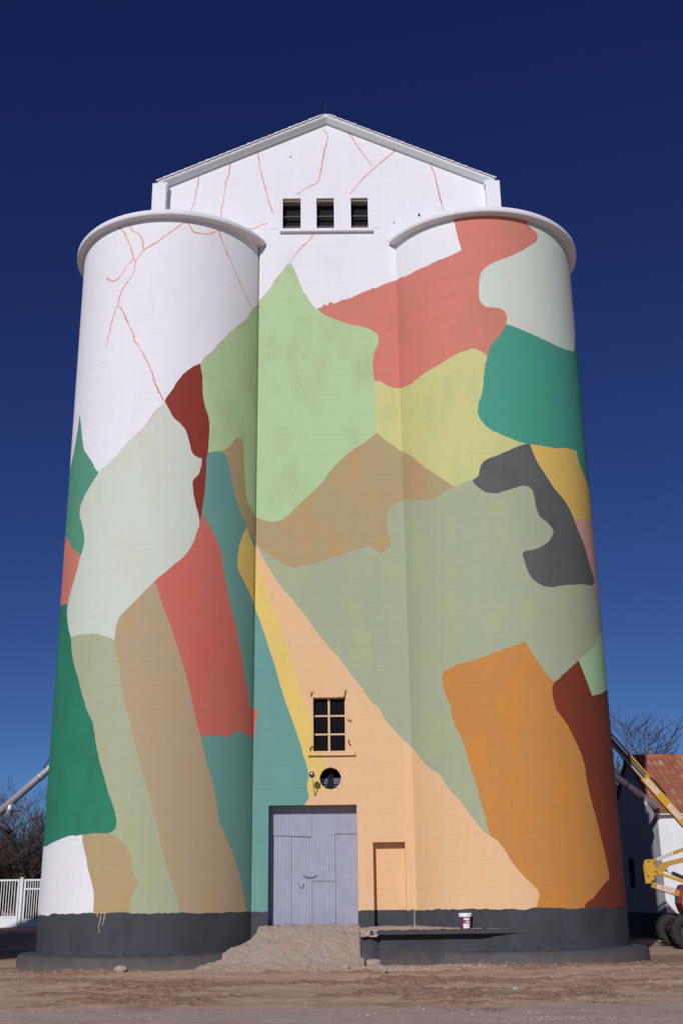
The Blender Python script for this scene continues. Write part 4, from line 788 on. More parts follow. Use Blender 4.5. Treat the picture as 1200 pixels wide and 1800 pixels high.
for k in range(20):
    m.face([(xs[k], -0.07, 4.70), (xs[k+1], -0.07, 4.70), (xs[k+1], -0.06, topz[k+1]-.03), (xs[k], -0.06, topz[k]-.03)])
    m.face([(xs[k], -0.06, topz[k]-.03), (xs[k+1], -0.06, topz[k+1]-.03), (xs[k+1], 0.002, topz[k+1]), (xs[k], 0.002, topz[k])])
    m.face([(xs[k], 0.002, 4.70), (xs[k+1], 0.002, 4.70), (xs[k+1], -0.07, 4.70), (xs[k], -0.07, 4.70)])
m.face([(xs[0], 0.002, 4.70), (xs[0], -0.07, 4.70), (xs[0], -0.06, topz[0]-.03), (xs[0], 0.002, topz[0])])
m.face([(xs[-1], 0.002, 4.70), (xs[-1], -0.07, 4.70), (xs[-1], -0.06, topz[-1]-.03), (xs[-1], 0.002, topz[-1])])
ws = m.build('window_sill', peach, silo)
# yellow stripe carries on over the sill's left part
MB().box(-0.56, -0.24, -0.074, -0.068, 4.705, 4.76).build('painted_patch', paint('yellow'), ws)
# iron hooks left from old shutters
def hook(pts):
    MB().tube(pts, 0.013, 6).build('shutter_hook', simple('painted_iron', P(150,112,80), 0.6), silo)
hook([(-0.47, 0.0, 6.13), (-0.49, -0.03, 6.14), (-0.485, -0.05, 6.21), (-0.44, -0.05, 6.24)])
hook([(0.31, 0.0, 6.12), (0.33, -0.03, 6.13), (0.345, -0.05, 6.26), (0.38, -0.05, 6.28)])
hook([(0.40, 0.0, 5.56), (0.41, -0.05, 5.55), (0.49, -0.06, 5.53)])
hook([(0.42, 0.0, 5.08), (0.41, -0.05, 5.06), (0.42, -0.06, 4.98), (0.46, -0.04, 4.95)])
hook([(-0.42, 0.0, 4.87), (-0.47, -0.05, 4.93), (-0.51, -0.06, 4.90), (-0.52, -0.04, 4.83)])

# --- porthole with a shaft behind it
ph = empty('porthole'); ph.parent = silo; ph['label'] = 'round porthole opening above the door'
MB().box(-0.10, 0.035, 0.24, 0.30, 3.90, 4.44).build('centre_post', interior, ph)
bl = simple('blue_grey_steel', (0.12, 0.13, 0.19, 1), 0.35, 0.2, 4, 0.3)
MB().box(-0.30, -0.10, 0.26, 0.29, 4.06, 4.20).build('steel_plate', bl, ph); MB().box(0.035, 0.24, 0.26, 0.29, 4.06, 4.20).build('steel_plate', bl, ph)
MB().tube([(-0.30, 0.26, 4.0), (-0.10, 0.26, 4.01)], 0.03, 8).build('pipe', bl, ph); MB().tube([(0.035, 0.26, 4.01), (0.24, 0.26, 4.02)], 0.022, 8).build('pipe', bl, ph)

# --- three louvred openings in the gable
louv = simple('old_louvre', (0.11, 0.10, 0.10, 1), 0.8)
for a, b in UPS:
    w = empty('louvre_window'); w.parent = silo
    for z in (19.52, 19.86):
        MB().box(a+0.002, b-0.002, 0.13, 0.19, z-0.012, z+0.022).build('slat', louv, w)
    MB().box(a-0.05, b+0.05, 0.285, 0.295, UPZ[0]-.05, UPZ[1]+.05).build('dark_backing', interior, w)  # black sheet stands in for the dark inside
    MB().box(a+0.002, b-0.002, 0.05, 0.27, UPZ[1]-0.07, UPZ[1]-0.001).build('lintel_board', simple('tan_lintel', (0.30, 0.24, 0.17, 1), 0.8), w)
MB().box(-1.33, 1.30, -0.10, -0.001, 19.235, 19.33).build('window_sill', white, silo, 0.008)
MB().box(-1.50, 1.45, -0.012, 0.02, 19.33, 20.50).f
# plaster panel round the openings, a little proud of the wall
m = MB()
pz0, pz1 = 19.335, 20.50
cuts = [-1.52] + [q for ab in UPS for q in ab] + [1.46]
for a, b in zip(cuts[0::2], cuts[1::2]): m.box(a, b, -0.012, 0.0, UPZ[0], UPZ[1])
m.box(-1.52, 1.46, -0.012, 0.0, UPZ[1], pz1)
m.build('plaster_panel', white, silo)

for x, z in ((2.62, 19.78), (1.90, 19.53), (-1.03, 21.78)):
    MB().tube([(x, 0.0, z), (x, -0.04, z+0.005)], 0.03 if x > 2 else 0.016, 8).build('wall_bolt', iron if x > 2 else simple('painted_iron', P(150,112,80), 0.6), silo)
# --- caps of the two towers
def cap(side):
    m = MB()
    prof = [(R-0.3, CAP_Z-0.001), (R+0.18, CAP_Z), (R+0.21, CAP_Z+0.03), (R+0.21, CAP_Z+0.13), (R+0.18, CAP_Z+0.175), (R-0.5, CAP_Z+0.23), (0.0, CAP_Z+0.25)]
    a0, a1 = (RAD(150), RAD(360-28)) if side < 0 else (RAD(208), RAD(390))
    m.lathe(prof, 110, (side*CX, CY, 0), a0, a1, False)
    o = m.build('tower_cap', simple('cap_white', (0.76, 0.76, 0.77, 1), 0.8, 0.10, 3.0, bump=0.004), silo)
    return o
cap(-1); cap(1)

# --- gable roof: fascia, tiles along the verge, corner posts, rod
fasc = simple('fascia_white', (0.74, 0.77, 0.78, 1), 0.7, 0.08, 4)
SL = (APEX_Z-EAVE_Z)/GX
roof = empty('roof'); roof.parent = silo
for s in (-1, 1):
    e = 4.78
    def zl(x): return APEX_Z - SL*x
    m = MB()
    sec = [(0.02, 0.085), (-0.22, 0.085), (-0.22, 0.01), (-0.20, -0.02), (-0.09, -0.105), (0.02, -0.105)]
    A0 = [(0.0, y, zl(0)+z) for y, z in sec]; B0 = [(s*e, y, zl(e)+z) for y, z in sec]
    for k in range(6): m.face([A0[k], A0[(k+1) % 6], B0[(k+1) % 6], B0[k]])
    m.face(A0); m.face(B0)
    m.build('fascia', fasc, roof)
    m = MB().box(min(s*4.50, s*4.80), max(s*4.50, s*4.80), -0.235, 0.1, 20.62, 20.80)
    m.build('eave_return', fasc, roof, 0.02)
    m = MB()
    pts = [(0.0, zl(0)+0.05), (s*(e+0.06), zl(e)+0.02), (s*(e+0.06), zl(e)+0.08), (0.0, zl(0)+0.12)]
    if s < 0: pts = pts[::-1]
    m.prism(pts, DEPTH+0.2, 'y', 0.05)
    m.build('roof_slope', simple('silo_roof', (0.62, 0.55, 0.53, 1), 0.85, 0.2, 3), roof)
tile = MB()
for j in range(9):
    pass
tp = []
for k in range(2):
    for j in range(9):
        a = math.pi*j/8
        tp.append((k, 0.11*math.cos(a), 0.085*math.sin(a)))
tile = MB()
Lt = 0.24
ring0 = [(0.0, y, z*0.72) for k, y, z in tp[:9]]
ring1 = [(Lt, y*1.1, z*1.12) for k, y, z in tp[9:]]
for j in range(8): tile.face([ring0[j], ring0[j+1], ring1[j+1], ring1[j]], True)
tile.face(ring1); tile.face(ring0[::-1])
tmat = simple('pale_tile', (0.78, 0.74, 0.75, 1), 0.8, 0.10, 8)
tmesh = tile.mesh('verge_tile', tmat)
ang = math.atan(SL)
for s in (-1, 1):
    n = 24
    for k in range(n):
        x = 0.06+(4.80-0.06)*(k/n)
        o = bpy.data.objects.new('verge_tile', tmesh)
        link(o, roof)
        o.location = (s*x, -0.14, APEX_Z-SL*x+0.068)
        o.rotation_euler = Euler((0, ang+0.04, 0 if s > 0 else math.pi), 'XYZ')
        o.scale = (1, 1, random.uniform(0.9, 1.1))
MB().tube([(0, -0.1, APEX_Z+0.1), (0, -0.1, APEX_Z+0.35), (0.01, -0.1, APEX_Z+0.70)], [0.03, 0.015, 0.006], 6).build('lightning_rod', iron, roof)
for s in (-1, 1):
    m = MB().box(min(s*4.53, s*4.92), max(s*4.53, s*4.92), -0.30, 0.6, CAP_Z+0.1, 20.72)
    m.build('corner_post', white, silo, 0.01)
# body behind the front
m = MB()
m.box(-GX, GX, 0.32, DEPTH, CAP_Z, EAVE_Z-0.05)
m.prism([(-GX, EAVE_Z-0.06), (GX, EAVE_Z-0.06), (0, APEX_Z-0.03)], DEPTH-0.4, 'y', 0.34)
m.f = [q for i, q in enumerate(m.f) if i != 2]; m.sm = m.sm[:len(m.f)]
m.build('head_house', white, silo)
m = MB().box(-6.4, 6.4, 2.0, DEPTH, -0.3, CAP_Z+0.05)
m.build('rear_wall', simple('darkened_cement', (0.17, 0.165, 0.16, 1), 0.9, 0.2, 2, bump=0.01), silo)  # unseen body: depth and dark colour chosen to deepen shade beside the annex

# --- footing, loading dock
foot_mat = wall_paint('paint_footing', P(70,72,78), P(96,94,92), 0.5, 0.6, 0.8, True)
def footing(side):
    m = MB()
    rr = R+0.42
    n = 90
    a0, a1 = RAD(160), RAD(380)
    prof = [(rr+0.01, -0.3), (rr, 0.25), (rr-0.03, 0.30), (rr-0.08, 0.325), (R-0.1, 0.36)]
    m.lathe(prof, n, (side*CX, CY, 0), a0, a1, False)
    rnd = random.Random(side+9)
    m.v = [(x+rnd.uniform(-.008, .008), y+rnd.uniform(-.008, .008), z+(rnd.uniform(-.012, .012) if z > 0 else 0)) for x, y, z in m.v]
    return m.build('footing', foot_mat, silo)
footing(-1); footing(1)
dock = empty('loading_dock'); dock.parent = silo
conc = simple('raw_concrete', (0.48, 0.375, 0.31, 1), 0.9, 0.22, 5, bump=0.01)
m = MB()   # slab with a slightly ragged top
m.box(0.80, 4.35, -1.42, 0.02, 0.685, 0.775)
sl = m.build('slab', simple('slab_paint', P(70,72,79), 0.8, 0.12, 5, bump=0.004), dock, 0.012)
m = MB(); rnd = random.Random(3)
nx, ny = 46, 12
for i in range(nx+1):
    for j in range(ny+1):
        x = 0.60+3.5*i/nx; y = -1.40+1.41*j/ny
        z = 0.785+0.055*(j/ny)+rnd.uniform(-.008, .008)
        if j == 0: y += rnd.uniform(-0.012, 0.03)
        if i < 5: z -= 0.04*(5-i)/5*rnd.uniform(.3, 1)
        m.v.append((x, y, z))
for i in range(nx):
    for j in range(ny):
        a = i*(ny+1)+j
        m.f.append((a, a+ny+1, a+ny+2, a+1)); m.sm.append(True)
m.build('slab_top', conc, dock, fix=False)
# broken end of the slab
m = MB(); rnd = random.Random(12)
ring = []
for k, (z, dx) in enumerate(((0.66, 0.0), (0.70, 0.03), (0.745, -0.01), (0.785, 0.05))):
    ring.append([(0.585+dx+rnd.uniform(-.02, .02), 0.0, z)] + [(0.59+dx+0.36*t, -1.395-0.02*math.sin(t*9)-rnd.uniform(0, .03), z+rnd.uniform(-.012, .012)) for t in [q/8 for q in range(9)]])
for a, b in zip(ring, ring[1:]):
    for j in range(9): m.face([a[j], a[j+1], b[j+1], b[j]])
m.face([p for p in ring[-1]]+[(0.95, 0.0, 0.785)])
m.build('broken_edge', conc, dock)
m = MB().box(0.60, 3.6, -1.21, 0.02, -0.3, 0.684)
m.build('dock_wall', paint('base'), dock)
m = MB()
m.prism([(0.585, -1.22), (0.62, -1.27), (0.70, -1.285), (0.84, -1.28), (0.93, -1.25), (1.02, -1.20), (0.585, -1.19)], 0.985, 'z', -0.3)
m.build('pier', paint('base'), dock, 0.02)

# ------------------------------------------------------------------ ground
def hsh(x, y, s):
    return np.sin(x*12.9898*s+y*78.233*s)
def vnoise(x, y, seed):
    xi, yi = np.floor(x), np.floor(y); fx, fy = x-xi, y-yi
    fx = fx*fx*(3-2*fx); fy = fy*fy*(3-2*fy)
    def h(a, b):
        v_ = np.sin(a*127.1+b*311.7+seed*74.7)*43758.5453
        return v_-np.floor(v_)
    return (h(xi, yi)*(1-fx)+h(xi+1, yi)*fx)*(1-fy)+(h(xi, yi+1)*(1-fx)+h(xi+1, yi+1)*fx)*fy
def sstep(t):
    t = np.clip(t, 0, 1); return t*t*(3-2*t)
def clods(x, y):
    """loosened earth: 0 packed, 1 churned"""
    n = 0.62*vnoise(x*0.42+3.3, y*0.95+1.7, 11)+0.38*vnoise(x*1.5, y*2.9, 13)
    k = sstep((n-0.50)/0.13)
    return k*(1-0.9*sstep((-10.2-y)/0.8))
def ground_z(x, y):
    x = np.asarray(x, float); y = np.asarray(y, float)
    near = np.exp(-((np.abs(x)/14)**4))*np.exp(-(((y+7)/13)**4))
    z = near*((vnoise(x*0.9, y*1.3, 1)-.5)*0.06+(vnoise(x*3.1, y*3.9, 2)-.5)*0.03+(vnoise(x*8, y*9, 3)-.5)*0.012)
    ck = clods(x, y)
    z = z+near*ck*(np.maximum(vnoise(x*9, y*10, 12)-.35, 0)*0.07+np.maximum(vnoise(x*19, y*20, 14)-.4, 0)*0.05)
    z = z+near*(1-ck)*(vnoise(x*20, y*21, 4)-.5)*0.008
    # worn hard strip by the road
    z = z*(1-0.6*sstep((-10.4-y)/0.6))
    z = z+0.5*sstep((y-13)/8)*sstep((-8-x)/3)
    z = z+0.06*np.exp(-((y+1.7)/0.5)**2)*np.exp(-((np.abs(x)/8)**6))
    return z
def graded(lo, hi, f0, f1, step, grow=1.16):
    a = list(np.arange(f0, f1+1e-6, step))
    s = step
    while a[-1] < hi: s *= grow; a.append(a[-1]+s)
    s = step
    while a[0] > lo: s *= grow; a.insert(0, a[0]-s)
    return np.array(a)
gx = graded(-2500, 2500, -8.0, 8.0, 0.042)
gy = graded(-400, 4000, -14.2, -1.2, 0.042)
X_, Y_ = np.meshgrid(gx, gy)
Z_ = ground_z(X_, Y_)
nx, ny = len(gx), len(gy)
V_ = np.stack([X_, Y_, Z_], -1).reshape(-1, 3)
idx = np.arange(nx*ny).reshape(ny, nx)
F_ = np.stack([idx[:-1, :-1], idx[:-1, 1:], idx[1:, 1:], idx[1:, :-1]], -1).reshape(-1, 4)
me = bpy.data.meshes.new('ground')
me.vertices.add(len(V_)); me.vertices.foreach_set('co', V_.ravel())
me.loops.add(F_.size); me.loops.foreach_set('vertex_index', F_.ravel().astype(np.int32))
me.polygons.add(len(F_)); me.polygons.foreach_set('loop_start', np.arange(0, F_.size, 4, dtype=np.int32))
me.polygons.foreach_set('use_smooth', np.ones(len(F_), bool))
me.update(); me.validate()
at = me.attributes.new('churned', 'FLOAT', 'POINT')
at.data.foreach_set('value', clods(X_, Y_).ravel().astype(np.float32))
g = NT('packed_earth')
v = g.coords()
st = g.n('ShaderNodeMapping'); st.inputs['Scale'].default_value = (0.45, 1.5, 1); g.l(v, st.inputs['Vector'])
n1 = g.noise(st.outputs['Vector'], 0.9, 6, 0.62)
n2 = g.noise(v, 7.0, 6, 0.7)
n3 = g.noise(v, 45.0, 4, 0.75)
n4 = g.noise(st.outputs['Vector'], 2.6, 7, 0.7)
n5 = g.noise(v, 20.0, 5, 0.7)
c = g.mix(g.ramp(n1, 0.40, 0.62), (0.60, 0.435, 0.325, 1), (0.47, 0.305, 0.215, 1))
c = g.mix(g.mul(g.ramp(n4, 0.56, 0.64), 0.35), c, (0.66, 0.52, 0.42, 1))
# greyer compacted strip along the road in front, fading unevenly into the earth
sx = g.n('ShaderNodeSeparateXYZ'); g.l(v, sx.inputs[0])
wob = g.add(sx.outputs['Y'], g.mul(g.noise(st.outputs['Vector'], 1.1, 6, 0.65), 2.2))
mr = g.n('ShaderNodeMapRange'); mr.inputs['From Min'].default_value = -9.2; mr.inputs['From Max'].default_value = -10.1
g.l(wob, mr.inputs['Value'])
grey = g.mix(g.ramp(n4, 0.36, 0.66), (0.60, 0.495, 0.42, 1), (0.43, 0.345, 0.29, 1))
c = g.mix(g.mul(mr.outputs[0], 0.8), c, grey)
ca = g.n('ShaderNodeAttribute'); ca.attribute_name = 'churned'
soil = g.mix(g.ramp(n5, 0.35, 0.62), (0.20, 0.105, 0.068, 1), (0.44, 0.27, 0.185, 1))
c = g.mix(g.mul(ca.outputs['Fac'], 0.85), c, soil)
c = g.mix(0.45, c, g.ramp(n3, 0.30, 0.62, (0.35, 0.33, 0.32, 1), (1, 1, 1, 1)), 'MULTIPLY')
c = g.mix(0.5, c, g.ramp(n5, 0.28, 0.46, (0.45, 0.40, 0.37, 1), (1, 1, 1, 1)), 'MULTIPLY')
g.base(c); g.rough(0.95)
g.bump(g.add(g.mul(n2, 0.8), g.mul(n3, 0.6)), 0.8, 0.03)
me.materials.append(g.m)
ground = link(bpy.data.objects.new('ground', me)); tag(ground, kind='structure')

# ramp of rough concrete and earth up to the door
m = MB(); nu, nv = 120, 90
rnd = random.Random(2)
for j in range(nv+1):
    t = j/nv
    y = 0.06-2.15*t
    for i in range(nu+1):
        u = i/nu
        xl = -1.96-1.75*sstep(np.array((t-0.02)/0.9)); xr = 0.60+0.10*t
        x = xl+(xr-xl)*u
        prof = 0.885*(1-sstep(np.array(t))**0.85) if t > 0.06 else 0.885
        left = sstep(np.array((x-xl)/(0.25+0.9*t)))
        z = float(prof*(0.10+0.90*left))-0.05*t
        z += float((vnoise(np.array(x*1.7), np.array(y*2.2), 8)-.5)*0.10*min(1, t*3)+(vnoise(np.array(x*6), np.array(y*6), 7)-.5)*0.04*min(1, t*5)+(vnoise(np.array(x*13), np.array(y*13), 9)-.5)*0.035+(vnoise(np.array(x*27), np.array(y*27), 19)-.5)*0.02)
        m.v.append((float(x), y, z))
for j in range(nv):
    for i in range(nu):
        a = j*(nu+1)+i
        m.f.append((a, a+nu+1, a+nu+2, a+1)); m.sm.append(True)
rm = NT('ramp_concrete'); v = rm.coords()
n1 = rm.noise(v, 1.6, 6, 0.65); n2 = rm.noise(v, 14, 5, 0.7); n3 = rm.noise(v, 60, 3, 0.7)
c = rm.mix(rm.ramp(n1, 0.38, 0.64), (0.42, 0.345, 0.30, 1), (0.46, 0.335, 0.255, 1))
c = rm.mix(0.36, c, rm.ramp(n2, 0.3, 0.7, (0.30, 0.28, 0.27, 1), (1, 1, 1, 1)), 'MULTIPLY')
c = rm.mix(rm.mul(rm.ramp(n3, 0.60, 0.68), 0.6), c, (0.62, 0.56, 0.51, 1))
rm.base(c); rm.rough(0.95); rm.bump(rm.add(n2, rm.mul(n3, 0.6)), 0.7, 0.03)
ramp = m.build('ramp', rm.m, None, fix=False); tag(ramp, kind='structure')

# stones
def rock(name, loc, size, seed, mat, parent=None, boxy=1.0):
    rnd = random.Random(seed)
    bm = bmesh.new(); bmesh.ops.create_icosphere(bm, subdivisions=2, radius=0.5)
    ax = Vector((rnd.uniform(-1, 1), rnd.uniform(-1, 1), rnd.uniform(-1, 1)))
    for vv in bm.verts:
        vv.co = Vector([math.copysign(abs(2*q)**boxy/2, q) for q in vv.co])
        k = 1+(0.22 if boxy == 1 else 0.10)*math.sin(vv.co.dot(ax)*9+seed)+rnd.uniform(-.08, .08)
        vv.co = Vector((vv.co.x*size[0]*k, vv.co.y*size[1]*k, vv.co.z*size[2]*k*1.0))
    me = bpy.data.meshes.new(name); bm.to_mesh(me); bm.free()
    me.materials.append(mat)
    o = bpy.data.objects.new(name, me); link(o, parent)
    o.location = loc; o.rotation_euler = (0, 0, rnd.uniform(0, 6))
    return o
stone = simple('pale_stone', (0.42, 0.35, 0.29, 1), 0.9, 0.25, 8, bump=0.01)
def gz(x, y): return float(ground_z(x, y))
def put(x, y, s, seed, label, group=None):
    o = rock('stone', (x, y, gz(x, y)+s[2]*0.33), s, seed, stone, None, 0.55 if seed in (5, 14) else 0.8)
    tag(o, label, 'stone', group)
put(-4.45, -2.05, (0.30, 0.22, 0.17), 3, 'lone pale stone lying against the footing of the left tower')
put(0.86, -1.66, (0.34, 0.20, 0.16), 5, 'broken concrete lump at the corner of the loading dock')
put(0.98, -2.9, (0.26, 0.22, 0.17), 8, 'brownish stone on the dirt in front of the dock corner')
put(0.28, -2.05, (0.17, 0.15, 0.12), 11, 'small stone at the foot of the ramp beside the dock')
put(2.93, -8.0, (0.15, 0.10, 0.06), 14, 'flat white stone alone on the bare dirt')
# gravel too small to count
m = MB(); rnd = random.Random(21)
def pebble(x, y, s):
    z = gz(x, y); i = len(m.v)
    a0 = rnd.uniform(0, 6)
    for k in range(5):
        a = a0+2*math.pi*k/5
        m.v.append((x+s*math.cos(a)*rnd.uniform(.7, 1.1), y+s*math.sin(a)*rnd.uniform(.7, 1.1), z-s*0.15))
    m.v.append((x+rnd.uniform(-.2, .2)*s, y, z+s*rnd.uniform(.5, .9)))
    for k in range(5): m.f.append((i+k, i+(k+1) % 5, i+5)); m.sm.append(False)
for k in range(1300):
    y = rnd.uniform(-13.6, -1.7); x = rnd.uniform(-1, 1)*(9.2+0.42*(y+1.7))
    pebble(x, y, rnd.choice((0.006, 0.008, 0.010, 0.016, 0.007)))
for k in range(420):
    pebble(rnd.gauss(1.3, 1.6), -1.75-abs(rnd.gauss(0, .4)), rnd.uniform(0.012, 0.04))
for k in range(130):
    y = rnd.uniform(-12, -2); pebble(rnd.uniform(-1, 1)*(9+0.42*y), y, rnd.uniform(0.018, 0.034))
for k in range(150):
    pebble(rnd.gauss(-4.3, 1.3), -1.95-abs(rnd.gauss(0, .15)), rnd.uniform(0.010, 0.025))
for k in range(260):
    pebble(rnd.gauss(2.7, 0.55), rnd.gauss(-12.55, 0.16), rnd.uniform(0.007, 0.016))
gv = m.build('gravel', simple('gravel', (0.46, 0.36, 0.29, 1), 0.9, 0.3, 3), None, fix=False)
tag(gv, 'loose pale gravel scattered over the dirt', 'gravel', kind='stuff')
# dry tufts of weeds
m = MB(); rnd = random.Random(4)
for cxw, cyw, sp_, nn in ((3.75, -10.4, 0.16, 70), (2.15, -11.3, 0.10, 60), (1.8, -11.3, 0.3, 22)):
    for k in range(nn):
        x, y = rnd.gauss(cxw, sp_), rnd.gauss(cyw, 0.10)
        z = gz(x, y); h = rnd.uniform(.012, .04); w = .006
        dx, dy = rnd.uniform(-.04, .04), rnd.uniform(-.04, .04)
        m.face([(x-w, y, z-.01), (x+w, y, z-.01), (x+dx, y+dy, z+h)])
wd = m.build('dry_weeds', simple('dry_weed', (0.10, 0.085, 0.04, 1), 0.9, 0.3, 9), None, fix=False)
tag(wd, 'low dry weeds in the dirt', 'weeds', kind='stuff')

# ------------------------------------------------------------------ bucket on the dock
bk = empty('paint_bucket', (2.91, -1.20, 0.786), RAD(-6))
tag(bk, 'red and purple paint bucket with white lid standing on the loading dock', 'bucket')
red_b = simple('bucket_red', (0.23, 0.035, 0.045, 1), 0.4, 0.1)
m = MB(); m.lathe([(0.117, 0.0), (0.121, 0.012), (0.134, 0.25), (0.137, 0.262)], 36)
m.build('body', red_b, bk)
m = MB(); m.lathe([(0.143, 0.242), (0.147, 0.25), (0.147, 0.315), (0.140, 0.325), (0.128, 0.325), (0.126, 0.318)], 36)
m.build('lid', simple('bucket_lid', (0.80, 0.80, 0.82, 1), 0.4, 0.03), bk)
def wrap(a0, a1, z0, z1, mat, name):
    m = MB(); n = 10
    r = lambda z: 0.121+(0.134-0.121)*(z-0.012)/0.238+0.0015
    P0 = [(RAD(a0+(a1-a0)*k/n)) for k in range(n+1)]
    for a, b in zip(P0, P0[1:]):
        m.face([(r(z)*math.sin(t), -r(z)*math.cos(t), z) for t, z in ((a, z0), (b, z0), (b, z1), (a, z1))], True)
    m.build(name, mat, bk, fix=False)
lab = simple('label_white', (0.78, 0.77, 0.80, 1), 0.5, 0.03)
pur = simple('label_purple', (0.09, 0.04, 0.17, 1), 0.4, 0.03)
blu = simple('label_blue', (0.08, 0.17, 0.40, 1), 0.4, 0.03)
wrap(-75, -40, 0.014, 0.238, pur, 'purple_stripe')
wrap(-24, 42, 0.012, 0.11, lab, 'label'); wrap(-14, 42, 0.178, 0.226, lab, 'label'); wrap(4, 42, 0.128, 0.16, lab, 'label')
wrap(-24, 3, 0.115, 0.138, blu, 'blue_mark'); wrap(-22, -15, 0.178, 0.222, pur, 'purple_mark')

# ------------------------------------------------------------------ wall lamp beside the porthole
lp = empty('wall_lamp', (-0.40, 0.0, 3.86))
tag(lp, 'small chrome globe lamp on a thin bent stalk over the door', 'lamp')
chrome = simple('lamp_chrome', (0.75, 0.74, 0.76, 1), 0.12, 0.02, metal=1.0)
MB().tube([(0.0, 0.01, -0.10), (-0.01, -0.05, -0.06), (-0.03, -0.20, 0.09), (-0.06, -0.38, 0.29)], 0.012, 8).build('stalk', simple('stalk_grey', (0.35, 0.34, 0.33, 1), 0.5), lp)
m = MB(); m.lathe([(0.02, -0.075), (0.07, -0.045), (0.075, -0.02)], 20, (-0.065, -0.38, 0.365)); m.build('lamp_shade', simple('lamp_dark', (0.07, 0.05, 0.045, 1), 0.4), lp)
m = MB(); m.lathe([(0.072, -0.02), (0.078, 0.0), (0.070, 0.035), (0.045, 0.064), (0.0, 0.075)], 24, (-0.065, -0.38, 0.365)); m.build('globe', chrome, lp)

# ------------------------------------------------------------------ annex building on the right
ax = empty('annex_building', (11.6, 14.3, 0)); tag(ax, 'low white storehouse with red clay tile roof beside the silo', 'building')
AW = 11.6; AY0, AY1 = 14.3, 21.3; EZ = 4.38; RY, RZ = 17.8, 6.55; AX1 = 27.0
awm = wall_paint('annex_white', (0.80, 0.79, 0.81, 1), (0.70, 0.70, 0.72, 1), 0.6)
def A(m): # to local
    m.v = [(x-AW, y-AY0, z) for x, y, z in m.v]; return m
m = MB(); m.prism([(AY0, 0.84), (AY1, 0.84), (AY1, EZ), (RY, RZ-0.04), (AY0, EZ)], AX1-AW, 'x', AW)
A(m).build('wall', awm, ax)
m = MB(); m.box(AW-0.03, AX1, AY0-0.03, AY1+0.03, -0.3, 0.845); A(m).build('plinth', basep, ax)
# eave board, side window
m = MB(); m.box(AW-0.10, AX1, AY0-0.22, AY0+0.02, EZ-0.20, EZ-0.02); A(m).build('eave_board', awm, ax)
w = empty('window'); w.parent = ax; 
m = MB(); m.box(AW-0.012, AW+0.05, 18.3, 19.1, 1.75, 2.85); A(m).build('pane', interior, w)
m = MB(); m.box(AW-0.06, AW+0.02, 18.2, 19.2, 1.66, 1.74); A(m).build('window_sill', awm, w)
# roof
clay_cols = [(0.50, 0.185, 0.11), (0.43, 0.15, 0.09), (0.55, 0.24, 0.15), (0.55, 0.38, 0.29), (0.40, 0.13, 0.08)]
clay = [simple('clay_%d' % i, c+(1,), 0.85, 0.25, 9, bump=0.006) for i, c in enumerate(clay_cols)]
rf = empty('roof'); rf.parent = ax
slope = math.atan2(RZ-EZ, RY-AY0)
m = MB()
m.prism([(AY0-0.28, EZ-0.13), (RY, RZ+0.02), (AY1+0.25, EZ-0.13), (AY1+0.25, EZ-0.04), (RY, RZ+0.10), (AY0-0.28, EZ-0.04)], AX1-AW+0.12, 'x', AW-0.10)
A(m).build('roof_deck', simple('clay_pan', (0.30, 0.15, 0.105, 1), 0.9, 0.25, 6), rf)
tl = MB(); Lr = 0.46
def half(x, r, dz, n=7): return [(x, r*math.cos(math.pi*j/(n-1)), r*math.sin(math.pi*j/(n-1))*0.9+dz) for j in range(n)]
ra, rb = half(0.0, 0.066, 0.0), half(Lr, 0.094, 0.0)
for j in range(6): tl.face([ra[j], ra[j+1], rb[j+1], rb[j]], True)
tl.face(rb)
ri = half(Lr, 0.086, 0.0)
tms = [tl.mesh('roof_tile', c) for c in clay]
pitch = 0.235; rows = 11; run = math.hypot(RY-AY0+0.26, RZ-EZ+0.14)
rest = MB(); rnd = random.Random(8)
dirv = Vector((0, -math.cos(slope), -math.sin(slope)))
for ci in range(66):
    x = AW-0.02+pitch*ci
    for r_ in range(rows):
        s = run*(r_/rows)+rnd.uniform(-.02, .02)
        p = Vector((x+rnd.uniform(-.012, .012), RY, RZ+0.10)) + dirv*s
        rot = Euler((0, slope-0.045, -math.pi/2+rnd.uniform(-.03, .03)), 'XYZ')
        if ci < 18:
            o = bpy.data.objects.new('roof_tile', rnd.choices(tms, (5, 5, 3, 1, 2))[0])
            link(o, rf); o.location = p-Vector((AW, AY0, 0)); o.rotation_euler = rot
        else:
            M_ = Matrix.Translation(p) @ rot.to_matrix().to_4x4()
            i = len(rest.v)
            rest.v += [tuple(M_ @ Vector(q)) for q in ra+rb]
            for j in range(6): rest.f.append((i+j, i+j+1, i+7+j+1, i+7+j)); rest.sm.append(True)
o = A(rest).build('roof_tile', clay[0], rf, fix=False); o['kind'] = 'stuff'
for ci in range(8):
    m = MB(); x0 = AW-0.10+2.0*ci
    m.lathe([(0.12, 0), (0.13, 1.98)], 12); 
    m.v = [(x0+z-AW, RY-AY0+a_, RZ+0.07+b_) for a_, b_, z in m.v]
    m.build('ridge_tile', clay[1], rf)

